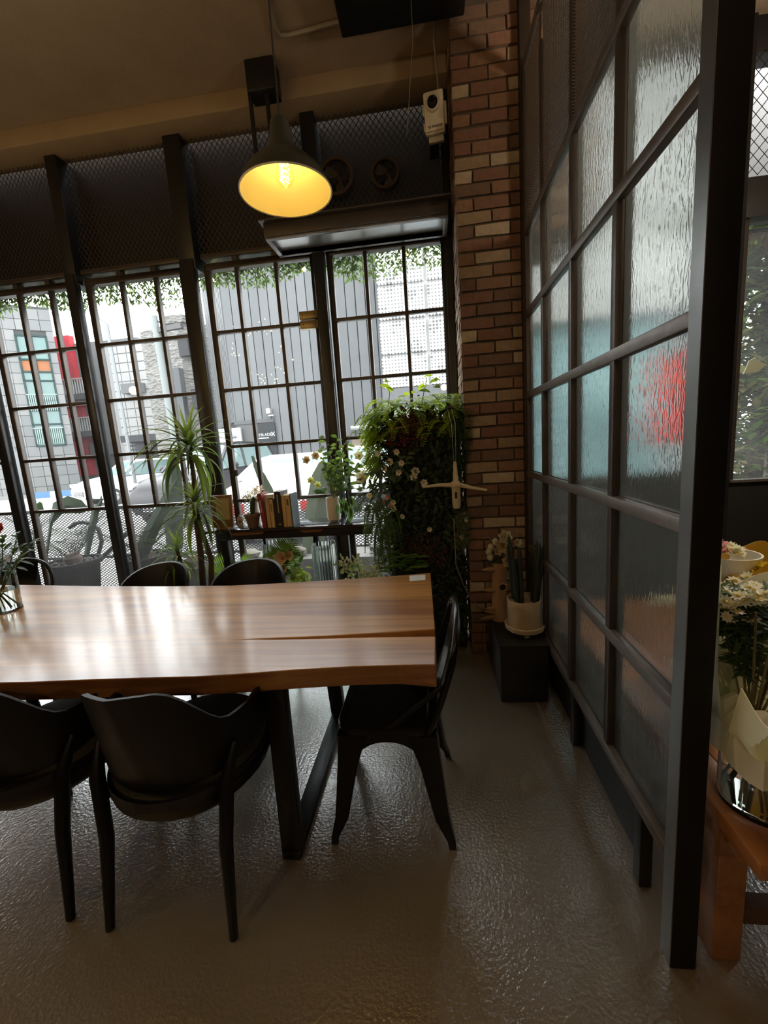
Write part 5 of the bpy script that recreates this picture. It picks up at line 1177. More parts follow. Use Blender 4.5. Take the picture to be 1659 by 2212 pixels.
# ================================================================== STOOL, POT, TREE-TRUNK HOLDER
st = thing('plinth_stool', 'low black box plinth under the cream plant pot', 'stool', (.455, 2.44, 0))
sm2 = M('plinth_black', (.014, .014, .015), .5, noise=5)
MB().box(.325, .585, 2.235, 2.72, 0, .335).build('plinth_body', sm2, st, bevel=.006); MB().box(.318, .588, 2.228, 2.727, .335, .350).build('plinth_top', sm2, st, bevel=.004)
MB().box(.3225, .325, 2.30, 2.36, .10, .28).build('worn_patch', M('worn_grey', (.07, .07, .07), .6), st)
pc = V(.492, 2.395, .350); po = thing('cream_pot', 'cream stoneware pot on a footed saucer holding dark cylinder snake plant', 'plant', pc)
crm = M('stoneware', (.56, .44, .29), .6, noise=120, dark=.85)
for k in range(3): a = k * 2.09 + .5; MB().lathe([(.001, 0), (.016, 0), (.018, .022), (.001, .022)], (pc.x + .068 * math.cos(a), pc.y + .068 * math.sin(a), pc.z), 12).build('saucer_foot', crm, po)
MB().lathe([(.001, .022), (.098, .022), (.110, .032), (.114, .056), (.110, .060), (.100, .050), (.001, .046)], pc, 36).build('saucer', M('saucer_cream', (.60, .50, .34), .5), po)
MB().lathe([(.001, .047), (.090, .047), (.094, .06), (.097, .205), (.097, .212), (.090, .212), (.088, .19), (.001, .19)], pc, 36).build('pot', crm, po)
sgm = M('snake_plant', (.020, .032, .018), .5, noise=18, dark=.5)
RP = random.Random(2)
for k in range(15):
    a = RP.uniform(0, 6.28); r_ = .072 * math.sqrt(RP.random()); x, y = pc.x + r_ * math.cos(a), pc.y + r_ * math.sin(a); h = RP.uniform(.27, .40); lx, ly = (x - pc.x) * .55, (y - pc.y) * .4
    MB().tube([(x, y, pc.z + .18), (x + lx * .4, y + ly * .4, pc.z + .18 + h * .5), (x + lx * .9, y + ly * .9, pc.z + .18 + h * .92), (x + lx, y + ly, pc.z + .18 + h)], [.0125, .0130, .0095, .001], 8).build('leaf', sgm, po)
tc_ = V(.385, 2.60, .350); th_ = thing('trunk_holder', 'tan wooden tree trunk shaped flower holder with a dark round hole', 'vase', tc_)
tan = M('tan_wood', (.34, .20, .10), .6, noise=10, dark=.8)
MB().tube([tc_, tc_ + V(0, 0, .05), tc_ + V(-.004, 0, .16), tc_ + V(.0, 0, .28), tc_ + V(.004, 0, .37)], [.066, .052, .046, .046, .052], 18).build('trunk', tan, th_)
for (z, dx, L_, dz) in ((.01, -1, .10, -.0), (.035, -1, .075, .03), (.06, -.8, .09, .02), (.185, -1, .085, .02), (.32, -1, .085, .015), (.012, .3, .06, -.002)):
    MB().tube([tc_ + V(dx * .03, -.02, z + .01), tc_ + V(dx * (.03 + L_ * .6), -.035, z + .008 + dz * .5), tc_ + V(dx * (.03 + L_), -.04, max(.004, z + dz))], [.020, .013, .003], 8).build('branch', tan, th_)
hc = tc_ + V(.012, -.046, .225)
ho = MB().lathe([(.019, .014), (.024, .016), (.026, .010), (.026, -.012), (.019, -.012)], hc, 24, rot=rx).build('hole_rim', tan, th_)
MB().lathe([(.0195, .004), (.001, .004), (.001, .0)], hc, 24, rot=rx).build('hole', M('hole_dark', (.008, .007, .006), .7), ho)
fb = thing('white_bouquet', 'cream roses and buds with dark sprigs standing in the tan trunk holder', 'flowers', tc_ + V(0, 0, .36))
rose = leafm('rose_cream', (.62, .50, .34), .3); rosew = leafm('rose_white', (.68, .64, .54), .3)
def roseb(c, r, mt, par, d=(0, -1, .2)):
    d = V(*d).normalized(); u = d.orthogonal().normalized(); w = d.cross(u); m_ = MB()
    for ring, (n_, cup, rr_) in enumerate(((4, 2.4, .55), (5, 1.3, .8), (6, .55, 1.0))):
        for k in range(n_):
            a = 2 * PI * (k + .5 * ring) / n_; o = u * math.cos(a) + w * math.sin(a); m_.leaf(V(*c) + o * r * .08, (o + d * cup).normalized(), d, r * rr_, r * 1.05, -.12, 4, fold=.45)
    return m_.build('rose', mt, par)
for (px_, py_, r_, mt) in ((1088, 1178, .062, rose), (1090, 1160, .05, rosew), (1076, 1190, .034, rose), (1098, 1212, .05, rose), (1118, 1172, .03, rosew)): roseb(G(px_, py_, 2.56), r_, mt, fb)
for (px_, py_) in ((1060, 1182), (1056, 1192), (1059, 1204), (1070, 1170)): MB().sphere(G(px_, py_, 2.56), .020, 12, (1, 1, 1.15)).build('bud', rosew, fb)
m_ = MB()
for k in range(120): a = RP.uniform(0, 6.3); m_.leaf(G(RP.uniform(1060, 1110), RP.uniform(1195, 1222), 2.58), (math.cos(a), -.5, math.sin(a)), (0, -1, 0), .03, .012, .2, 2)
m_.build('sprigs', g_dark, fb, kind='stuff')
MB().tube([G(1070, 1172, 2.57), G(1055, 1160, 2.56), G(1043, 1163, 2.56)], .0022, 4).build('tendril', M('tendril', (.35, .30, .2), .7), fb)

# ================================================================== CLEAR VASE ON THE TABLE
vc = V(*AZ(12, 1318, TZ)); vc.z = TZ
gv = thing('flower_vase', 'clear glass cylinder vase of green leaves and a pink rose on the table', 'vase', vc)
MB().lathe([(.001, 0), (.070, 0), (.076, .004), (.077, .20), (.074, .20), (.073, .012), (.001, .012)], vc + V(0, 0, .001), 36).build('glass', vaseglass, gv)
MB().lathe([(.001, .0125), (.0725, .0125), (.0725, .112), (.001, .112)], vc + V(0, 0, .001), 32).build('water', solidglass('water', (.97, .99, .98), 0, 1.33), gv)
RV = random.Random(12); stg = leafm('stem_green', (.11, .17, .05), .2)
m_ = MB(); lf = [MB(), MB()]
for k in range(15):
    a = RV.uniform(0, 6.28); b0 = vc + V(.05 * math.cos(a + 2.6), .05 * math.sin(a + 2.6), .018); b1_ = vc + V(.05 * math.cos(a), .05 * math.sin(a), .20); e = vc + V(.13 * math.cos(a), .13 * math.sin(a), RV.uniform(.32, .47)) + V(RV.uniform(-.02, .05), 0, 0)
    m_.tube([b0, b0.lerp(b1_, .6), b1_, e], .0028, 5)
    for j in range(10):
        q = b1_.lerp(e, j / 9); aa = RV.uniform(0, 6.28); lf[RV.random() < .3].leaf(q, (math.cos(aa), math.sin(aa) - .2, RV.uniform(-.2, .9)), (0, 0, 1), RV.uniform(.05, .085), RV.uniform(.022, .032), .35, 4)
m_.build('stems', stg, gv, kind='stuff'); lf[0].build('foliage', leafm('vase_leaf', (.045, .085, .025), .35), gv, kind='stuff'); lf[1].build('foliage_light', leafm('vase_leaf_b', (.12, .19, .05), .4), gv, kind='stuff')
pr_ = leafm('rose_pink', (.66, .17, .20), .2); roseb(V(*AY(4, 1140, vc.y - .09)), .035, pr_, gv)
# ================================================================== PLANTS AND FLOWERS LOW BY THE WINDOW
RL = random.Random(77)
def pinnate(mb, p, d, L, n, lw, ll, droop, side, v=.35):
    p = V(*p); d = V(*d).normalized(); q = p.copy(); pts = [q.copy()]
    for k in range(n):
        t_ = (k + 1) / n; sd = d.cross(V(*side)).normalized(); prof_ = math.sin(PI * min(.98, .12 + .82 * t_)) ** .6
        for s_ in (-1, 1): mb.leaf(q, sd * s_ + d * .75 + V(*side).normalized() * v, side, ll * prof_, lw, .12, 2, tip=.6, fold=.2)
        d = (d + V(0, 0, -1) * droop / n).normalized(); q = q + d * (L / n); pts.append(q.copy())
    mb.tube(pts, [.005 - .0035 * i / n for i in range(n + 1)], 5)
    return mb
palm_lime = leafm('palm_lime', (.19, .29, .07), .35)
pt_ = thing('areca_palm', 'bright green feather palm standing under the console', 'plant', (-1.25, 2.98, 0))
MB().lathe([(.001, 0), (.085, 0), (.105, .16), (.105, .175), (.09, .175), (.001, .16)], (-1.30, 3.0, 0), 24).build('pot', MATS['pot_black'], pt_)
for (px_, py_, b_) in ((520, 1215, 0), (508, 1245, 0), (462, 1240, 0), (455, 1215, 0), (620, 1175, 1), (640, 1185, 1), (605, 1190, 1), (632, 1165, 1), (540, 1235, 0)):
    e = V(*AY(px_, py_, 2.98 + RL.uniform(-.06, .08))); p0 = V(-1.30 + RL.uniform(-.03, .03), 3.0, .16); mid = p0.lerp(e, .45) + V(0, 0, .14)
    m_ = MB(); d0 = (e - mid); m_.tube([p0, p0.lerp(mid, .6) + V(0, 0, .03), mid], .004, 5); pinnate(m_, mid, d0 + V(0, 0, .08), d0.length * 1.05, 15, .016, .15, .5, (0, -1, .25)); m_.build('frond', palm_lime, pt_)
pf_ = thing('peach_flower_vase', 'vase of peach coloured flowers with dark leaves under the console', 'flowers', (-.93, 2.95, 0))
MB().lathe([(.001, 0), (.05, 0), (.06, .12), (.045, .30), (.055, .34), (.048, .34), (.001, .05)], (-.93, 2.97, 0), 24).build('vase', MATS['vase_greywhite'], pf_)
pch = leafm('petal_peach', (.80, .55, .40), .3)
m_ = MB(); lv_ = MB()
for (px_, py_, r_) in ((612, 1205, .075), (584, 1215, .055), (615, 1228, .06), (600, 1238, .045), (627, 1200, .05)):
    c = G(px_, py_, 2.92); flower('flower', c, (RL.uniform(-.4, .4), -1, .2), r_, pch, pf_, 6, M('flower_core', (.45, .16, .06), .7), .8); m_.tube([(-.93, 2.97, .30), c.lerp(V(-.93, 2.97, .30), .4) + V(0, .02, .02), c + V(0, .01, 0)], .003, 5)
for k in range(34): a = RL.uniform(0, 6.3); lv_.leaf(G(RL.uniform(575, 650), RL.uniform(1195, 1250), 2.95), (math.cos(a), -.3, math.sin(a)), (0, -1, .2), .085, .030, .3, 4)
m_.build('stems', stg, pf_, kind='stuff'); lv_.build('foliage', leafm('leaf_green_b', (.08, .14, .04), .4), pf_, kind='stuff')
yg = MB()
for k in range(46): a = RL.uniform(0, 6.3); yg.leaf(G(RL.uniform(628, 668), RL.uniform(1225, 1256), 2.90), (math.cos(a), -.3, math.sin(a)), (0, -1, .2), .07, .018, .3, 3)
yg.build('pale_foliage', leafm('leaf_palegreen', (.40, .48, .20), .5), pf_, kind='stuff')
wfl = thing('white_sprays', 'cloud of small white blossom sprays below the console by the planted column', 'flowers', (-.52, 2.84, 0))
MB().lathe([(.001, 0), (.06, 0), (.07, .25), (.06, .42), (.055, .42), (.001, .05)], (-.52, 2.86, 0), 24).build('vase', MATS['vase_greywhite'], wfl)
m_, lv_ = MB(), MB(); bsm = meshdata(MB().sphere((0, 0, 0), .0085, 6), 'blossom', leafm('blossom_white', (.78, .76, .66), .4))
for k in range(12):
    e = G(740 + k * 7 + RL.uniform(-4, 4), RL.uniform(1208, 1245), 2.80 + RL.uniform(-.04, .06)); b0 = V(-.52, 2.86, .42); m_.tube([b0, b0.lerp(e, .5) + V(0, 0, .02), e], .002, 4)
    for j in range(13): inst('blossom', bsm, wfl, e + V(RL.gauss(0, .028), RL.gauss(0, .02), RL.gauss(-.015, .03)))
    for j in range(7): a = RL.uniform(0, 6.3); lv_.leaf(e + V(RL.gauss(0, .03), RL.gauss(0, .02), RL.gauss(-.03, .03)), (math.cos(a), -.2, math.sin(a)), (0, -1, .2), .045, .014, .2, 3)
m_.build('stems', stg, wfl, kind='stuff'); lv_.build('foliage', leafm('leaf_silver', (.28, .34, .20), .45), wfl, kind='stuff')
# tall fluted glass vase beside the shelf leg
c = AY(705, 1245, 2.97); fv = thing('fluted_vase', 'tall fluted clear glass cylinder vase on the floor under the console', 'vase', (c[0], 2.97, 0))
MB().lathe([(.001, 0), (.085, 0), (.088, .01), (.088, .80), (.080, .80), (.079, .02), (.001, .015)], (c[0], 2.97, .0), 60, wob=lambda a, j: 1 + (.045 * math.cos(20 * a) if j in (2, 3) else 0)).build('glass', MATS['vase_glass'], fv)
c = AY(597, 1200, 3.10); fv2 = thing('second_fluted_vase', 'fluted glass vase behind the peach flowers under the console', 'vase', (c[0], 3.10, 0))
MB().lathe([(.001, 0), (.095, 0), (.10, .01), (.10, .80), (.092, .80), (.091, .02), (.001, .015)], (c[0], 3.10, .0), 60, wob=lambda a, j: 1 + (.045 * math.cos(20 * a) if j in (2, 3) else 0)).build('glass', MATS['vase_glass'], fv2)

# ================================================================== PLANTS OUTSIDE BETWEEN THE WINDOWS AND THE FENCE
sago = leafm('sago_leaf', (.011, .016, .006), .12, .75); ratt = M('rattan_pot', (.020, .016, .014), .8, noise=30, dark=.5, bump=(50, .7, .02)); grv = M('pot_gravel', (.10, .095, .09), .9, noise=50, dark=.4)
frm = []
for k in range(4): frm.append(meshdata(pinnate(MB(), (0, 0, 0), (1, 0, .75), 1.0, 34, .012, .19, (.5, .9, 1.3, .2)[k], (0, 0, 1), .35), 'frond', sago))
def sagopalm(x, y, zr, rr_, nf, L, label, seed):
    t = thing('sago_palm', label, 'plant', (x, y, GZ), 'potted sago palms outside'); q = random.Random(seed)
    MB().lathe([(.001, GZ), (rr_ * .62, GZ), (rr_ * .72, GZ + .2), (rr_ * .92, zr - .06), (rr_ * 1.04, zr - .05), (rr_ * 1.06, zr), (rr_ * .93, zr), (rr_ * .92, zr - .04), (.001, zr - .035)], (x, y, 0), 32).build('pot', ratt, t)
    gv_ = MB()
    for k in range(70): a = q.uniform(0, 6.3); r_ = rr_ * .85 * math.sqrt(q.random()); gv_.sphere((x + r_ * math.cos(a), y + r_ * math.sin(a), zr - .03), q.uniform(.012, .022), 6)
    gv_.build('gravel', grv, t, kind='stuff')
    MB().tube([(x, y, zr - .05), (x, y, zr + .03), (x, y, zr + .08)], [.075, .085, .05], 12).build('crown', bark, t)
    for k in range(nf):
        a = 2.4 * k + q.uniform(-.2, .2); inst('frond', frm[k % 4], t, (x + .05 * math.cos(a), y + .05 * math.sin(a), zr + .05), (q.uniform(-.3, .3), -q.uniform(-.15, .45), a), L * q.uniform(.8, 1.15))
sagopalm(-3.78, 3.86, .52, .25, 15, .58, 'sago palm in a dark ribbed pot outside the second window from the left', 1)
sagopalm(-3.12, 4.06, .50, .25, 13, .60, 'sago palm in a dark pot outside, straddling the post right of the curved hose', 2)
sagopalm(-2.42, 3.84, .45, .25, 13, .58, 'sago palm in a dark pot outside behind the dracaena trunks', 3)
sagopalm(-4.65, 3.9, .50, .25, 13, .62, 'sago palm in a dark pot outside at the left edge, behind the clear vase', 4)
hs = thing('curved_hose', 'thick dark hose curling in a loop outside between the sago palms', 'hose', (-3.6, 4.3, GZ))
MB().tube([AY(*p, 4.25) for p in ((165, 1245), (192, 1225), (212, 1200), (220, 1170), (214, 1145), (200, 1132), (180, 1128), (165, 1130), (150, 1140))], .022, 10).tube([AY(*p, 4.2) for p in ((190, 1230), (225, 1200), (262, 1165), (275, 1150))], .024, 8).build('hose_loop', M('hose_black', (.03, .028, .028), .6), hs)
# broad dark leaves rising above the rail
agv = [leafm('broad_leaf', (.075, .115, .065), .3), leafm('agave_grey', (.10, .135, .10), .3)]
def bladed(name, label, cat, pts, w, mat, Y, seed=0, col=None):
    t = thing(name, label, cat, (AY(*pts[0], Y)[0], Y, GZ)); m_ = MB(); P = [V(*AY(*p, Y)) for p in pts]; n = len(P); vs = []
    for i, p in enumerate(P):
        d = (P[min(i + 1, n - 1)] - P[max(i - 1, 0)]).normalized(); sd = d.cross(V(0, -1, 0)).normalized(); ww = w[i] / 2
        vs += [p - sd * ww, p - V(0, .35 * ww, 0), p + sd * ww, p + V(0, .35 * ww, 0)]
    fs = [(i * 4 + k, i * 4 + (k + 1) % 4, (i + 1) * 4 + (k + 1) % 4, (i + 1) * 4 + k) for i in range(n - 1) for k in range(4)] + [(3, 2, 1, 0), tuple(range((n - 1) * 4, n * 4))]
    m_.add(vs, fs, True).build('leaf_blade', mat, t); return t
cac = leafm('cactus_pale', (.13, .18, .10), .25)
t = bladed('cactus_plant', 'tall blue green cactus column outside behind the books', 'plant', [(640, 1240), (615, 1180), (590, 1110), (578, 1060), (565, 1030), (552, 1005), (545, 985)], [.16, .15, .15, .12, .09, .05, .025], cac, 4.1)
bladed('pale_cactus', 'broad pale ribbed cactus outside left of the white vase', 'plant', [(668, 1240), (676, 1180), (682, 1120), (690, 1070), (694, 1030), (700, 1000)], [.22, .24, .24, .24, .20, .10], leafm('cactus_pale2', (.18, .21, .15), .25), 4.25)
bladed('agave_blade', 'grey agave blade leaning outside left of the dracaena', 'plant', [(290, 1230), (312, 1180), (335, 1130), (365, 1070), (385, 1030)], [.14, .16, .15, .11, .01], agv[1], 4.0)
bladed('green_bollard_leaf', 'wide grey green leaf standing outside behind the dracaena', 'plant', [(378, 1230), (376, 1150), (376, 1080), (374, 1020), (372, 985)], [.16, .22, .22, .20, .08], agv[1], 4.35)
bladed('broad_leaf_plant', 'dark broad horizontal leaf above the rail outside the left window', 'plant', [(95, 1240), (110, 1130), (125, 1098), (150, 1090), (175, 1095), (192, 1101)], [.03, .05, .16, .20, .16, .02], agv[0], 4.3)
bladed('horn_leaf', 'dark horn shaped leaf tip curving up outside beside the post', 'plant', [(180, 1240), (196, 1150), (206, 1105), (218, 1085), (219, 1070)], [.05, .08, .09, .04, .005], agv[0], 4.15)
bladed('leaf_shrub', 'rounded green leaf outside beside the left post', 'plant', [(70, 1230), (75, 1140), (78, 1110), (85, 1098), (88, 1085)], [.02, .03, .10, .13, .03], leafm('shrub_green', (.12, .19, .06), .4), 4.0)

# ================================================================== FLOWER COUNTER BEHIND THE PARTITION
bt = thing('flower_table', 'orange brown wooden table of boards behind the partition, holding bouquets', 'table', (1.2, 1.5, 0))
tw = woodmat('table_orange', (.42, .17, .045), (.24, .085, .022), .25, .5, 1, 1)
BZ = .50; x0_, y0_ = AZ(1528, 1720, BZ)[0], AZ(1628, 1868, BZ)[1]
for k in range(7):
    xa_ = x0_ + k * .105; MB().box(xa_, xa_ + .102, y0_ + .012 * (k == 0) * 0, 2.5, BZ - .045, BZ - (.002 if k % 2 else 0)).build('board', tw, bt, bevel=.004)
MB().box(x0_ + .03, x0_ + .70, y0_ + .10, y0_ + .15, BZ - .11, BZ - .046).build('apron', tw, bt, bevel=.003); MB().box(x0_ + .03, x0_ + .07, y0_ + .15, 2.4, BZ - .11, BZ - .046).build('apron', tw, bt, bevel=.003)
for (xx, yy) in ((x0_ + .02, y0_ + .16), (x0_ + .64, y0_ + .16), (x0_ + .02, 2.3), (x0_ + .64, 2.3)): MB().box(xx, xx + .075, yy, yy + .075, 0, BZ - .046).build('leg', tw, bt, bevel=.004)
MB().box(x0_ + .095, x0_ + .64, y0_ + .18, y0_ + .23, .10, .15).build('stretcher', M('stretcher_dark', (.10, .055, .03), .6), bt, bevel=.003)
gvc = V(*AZ(1640, 1735, BZ)); gv2 = thing('bouquet_vase', 'clear glass cylinder vase of water holding the paper wrapped bouquet', 'vase', gvc)
MB().lathe([(.001, 0), (.082, 0), (.090, .006), (.090, .24), (.086, .24), (.084, .022), (.001, .022)], gvc + V(0, 0, .001), 40).build('glass', MATS['vase_glass'], gv2)
MB().lathe([(.001, .0225), (.0835, .0225), (.0835, .15), (.001, .15)], gvc + V(0, 0, .001), 36).build('water', MATS['water'], gv2)
RQ = random.Random(41)
papm = leafm('wrap_paper', (.80, .77, .68), .35, .7); papm2 = leafm('wrap_tan', (.52, .46, .36), .25, .7)
bq = thing('paper_bouquet', 'large bouquet of white daisies wrapped in cream paper standing in the clear vase', 'flowers', gvc + V(0, 0, .05))
def wrap(mb, p0, p1, r0, r1, seed, sweep=1.35 * PI, a0=0., pleat=.05, nrad=40, nz=9):
    """rolled paper cone with pleats and a wavy rim, 2 mm thick"""
    q = random.Random(seed); p0, p1 = V(*p0), V(*p1); ax = (p1 - p0); L_ = ax.length; ax.normalize(); u = V(-p0.x, -p0.y, 0); u = (u - ax * u.dot(ax)).normalized(); w = ax.cross(u); vs = []
    ph = [q.uniform(0, 6.3) for _ in range(4)]
    for side in (0, 1):
        for j in range(nz + 1):
            t_ = j / nz
            for i in range(nrad + 1):
                a = a0 + sweep * i / nrad; r_ = r0 + (r1 - r0) * t_ ** .75; r_ *= 1 + pleat * (1.2 - t_) * math.sin(9 * a + ph[0]) + .05 * t_ * math.sin(4 * a + ph[1]) + .10 * (i / nrad) * t_
                h = L_ * t_ * (1 + .13 * t_ * math.sin(2 * a + ph[2]) + .04 * t_ * math.sin(5 * a + ph[3])); vs.append(p0 + ax * h + (u * math.cos(a) + w * math.sin(a)) * (r_ - .002 * side))
                vs[-1].x = max(vs[-1].x, .680 + .01 * t_ + .002 * side)
    m = nrad + 1; o = (nz + 1) * m; fs = []
    for j in range(nz):
        for i in range(nrad): f_ = (j * m + i, j * m + i + 1, (j + 1) * m + i + 1, (j + 1) * m + i); fs += [f_, tuple(o + k for k in reversed(f_))]
    for i in range(nrad): fs.append((nz * m + i, nz * m + i + 1, o + nz * m + i + 1, o + nz * m + i))
    mb.add(vs, fs, True); return mb
tie = V(*AY(1625, 1530, gvc.y + .0)); hd = V(*AY(1650, 1300, gvc.y + .05))
wrap(MB(), tie + V(.0, 0, -.12), hd + V(.05, 0, .02), .055, .19, 3, 2 * PI - 1.3, .55).build('wrap_sheet', papm, bq)
wrap(MB(), tie + V(.05, -.03, -.10), V(*AY(1668, 1440, gvc.y - .06)), .07, .17, 5, 1.0 * PI, -.25 * PI, .10).build('wrap_sheet', papm, bq)
wrap(MB(), tie + V(-.03, .10, -.02), V(*AY(1475, 1345, 1.52)), .04, .15, 8, 1.1 * PI, .35 * PI, .06).build('wrap_sheet', papm, bq)
sk = MB(); sk.lathe([(.05, -.16), (.14, -.13), (.10, -.06), (.055, .0)], tie + V(.02, -.02, .03), 40, wob=lambda a, j: 1 + .18 * math.sin(5 * a + j) + .1 * math.sin(11 * a)); sk.v = [(max(x, .682), y, z) for x, y, z in sk.v]; sk.build('paper_skirt', papm, bq)
m_ = MB()
for k in range(12): a = RQ.uniform(0, 6.3); m_.tube([gvc + V(.06 * math.cos(a), .06 * math.sin(a), .028), tie + V(.02 * math.cos(a + 3), .02 * math.sin(a + 3), 0), hd + V(.10 * math.cos(a + 3), .08 * math.sin(a + 3), 0)], .003, 5)
m_.build('stems', M('stem_brown', (.12, .10, .04), .7), bq, kind='stuff')
# daisies: shared blossom meshes, every bloom its own part
def daisy(r, mats, n=9):
    m_ = MB()
    for k in range(n): a = 2 * PI * k / n; m_.leaf((r * .12 * math.cos(a), r * .12 * math.sin(a), 0), (math.cos(a), math.sin(a), .25), (0, 0, 1), r * .95, r * .55, .1, 2, fold=.1)
    m_.cur = 1; m_.sphere((0, 0, r * .10), r * .30, 8, (1, 1, .5)); return meshdata(m_, 'daisy', mats)
dw = daisy(.020, [leafm('daisy_white', (.82, .80, .70), .35), M('daisy_yellow', (.60, .42, .06), .7)]); dpk = daisy(.016, [leafm('daisy_pink', (.66, .30, .36), .35), M('daisy_core', (.5, .35, .12), .7)]); dyl = daisy(.026, [leafm('daisy_yellowpetal', (.70, .50, .04), .3), M('daisy_green', (.3, .3, .05), .7)], 12)
def bloomset(par, pts, src, spread, n, Y, seed, up=.6, yj=.06):
    q = random.Random(seed)
    for k in range(n):
        px_, py_ = q.choice(pts); p = V(*AY(px_ + q.uniform(-spread, spread), py_ + q.uniform(-spread, spread) * .6, Y + q.uniform(-yj, yj))); p.x = max(p.x, .705); inst('daisy', src, par, p, (q.uniform(-.2, 1.1), q.uniform(-.6, .4), q.uniform(0, 6.3)), q.uniform(.75, 1.2))
bloomset(bq, [(1555, 1290), (1575, 1280), (1600, 1285), (1620, 1270), (1640, 1290), (1655, 1280), (1560, 1315), (1580, 1310), (1600, 1300), (1650, 1300), (1568, 1335), (1590, 1320), (1630, 1340), (1650, 1390), (1535, 1300), (1545, 1310)], dw, 12, 120, gvc.y + .06, 1)
bloomset(bq, [(1500, 1295), (1480, 1295), (1460, 1300), (1440, 1295), (1425, 1300)], dw, 12, 40, 1.56, 3)
m_ = MB()
for k in range(620):
    c = V(*AY(RQ.uniform(1535, 1665), RQ.uniform(1275, 1360), gvc.y + RQ.uniform(.03, .18))); c.x = max(c.x, .73); a = RQ.uniform(0, 6.3); m_.leaf(c, (math.cos(a), math.sin(a) * .5, RQ.uniform(-.6, .6)), (0, -.4, 1), .05, .012, .2, 2)
for k in range(260):
    c = V(*AY(RQ.uniform(1585, 1650), RQ.uniform(1320, 1455), gvc.y + RQ.uniform(.0, .12))); c.x = max(c.x, .73); a = RQ.uniform(0, 6.3); m_.leaf(c, (math.cos(a), math.sin(a) * .5, RQ.uniform(-.6, .6)), (0, -.4, 1), .05, .012, .2, 2)
m_.build('foliage', leafm('bouquet_green', (.05, .08, .035), .3), bq, kind='stuff')
# back row: white pot of pink asters, yellow bunch, second daisy bunch
wpp = V(*AY(1572, 1230, 1.55)); ps = thing('white_flower_pot', 'round white bowl of small pink and white asters behind the bouquet', 'plant', (wpp.x, 1.55, BZ))
hgt = AY(1572, 1195, 1.55)[2]
MB().tube([(wpp.x, 1.55, BZ + .003), (wpp.x, 1.55, hgt - .12)], .035, 16).build('bowl_stand', M('stand_dark', (.03, .028, .026), .5), ps)
MB().lathe([(.001, hgt - .125), (.045, hgt - .12), (.075, hgt - .08), (.090, hgt - .02), (.092, hgt), (.086, hgt), (.07, hgt - .07), (.001, hgt - .09)], (wpp.x, 1.55, 0), 36).build('bowl', white, ps)
bloomset(ps, [(1560, 1180), (1575, 1182), (1590, 1185), (1600, 1195), (1570, 1190), (1585, 1192)], dw, 8, 34, 1.55, 5, yj=.05); bloomset(ps, [(1552, 1185), (1558, 1175), (1565, 1190)], dpk, 7, 20, 1.52, 6, yj=.04)
yb = thing('yellow_bunch', 'bunch of yellow flowers wrapped in yellow paper at the right edge', 'flowers', V(*AY(1640, 1260, 1.5)) * 1)
yb.location = (AY(1645, 1280, 1.5)[0], 1.5, BZ)
yp = V(AY(1645, 1280, 1.5)[0], 1.5, BZ + .01); wrap(MB(), yp, V(*AY(1645, 1225, 1.5)), .03, .12, 9, 1.5 * PI, 2.4).build('wrap_sheet', leafm('wrap_yellow', (.62, .40, .08), .35, .6), yb)
bloomset(yb, [(1640, 1228), (1655, 1232), (1650, 1242), (1662, 1240)], dyl, 9, 26, 1.48, 7, yj=.04)
db = thing('daisy_bunch', 'low bunch of white daisies under the white bowl', 'flowers', (AY(1600, 1270, 1.42)[0], 1.42, BZ))
MB().lathe([(.001, 0), (.06, 0), (.07, .2), (.065, .2), (.001, .02)], (AY(1600, 1270, 1.42)[0], 1.42, BZ), 24).build('pot', M('pot_grey', (.1, .1, .095), .6), db)
bloomset(db, [(1585, 1255), (1605, 1250), (1625, 1258), (1570, 1265), (1645, 1268), (1610, 1265)], dw, 9, 44, 1.42, 8, yj=.05)
m_ = MB()
for k in range(240):
    c = V(*AY(RQ.uniform(1560, 1660), RQ.uniform(1255, 1300), 1.42 + RQ.uniform(-.02, .08))); a = RQ.uniform(0, 6.3); m_.leaf(c, (math.cos(a), math.sin(a) * .5, -.5), (0, -.4, 1), .06, .014, .2, 2)
x_c = AY(1600, 1270, 1.42)[0]
for k in range(10): a = RQ.uniform(0, 6.3); m_.tube([(x_c, 1.42, BZ + .05), (x_c + .08 * math.cos(a), 1.42 + .05 * math.sin(a), AY(1600, 1275, 1.42)[2])], .003, 4)
m_.build('foliage', MATS['bouquet_green'], db, kind='stuff')

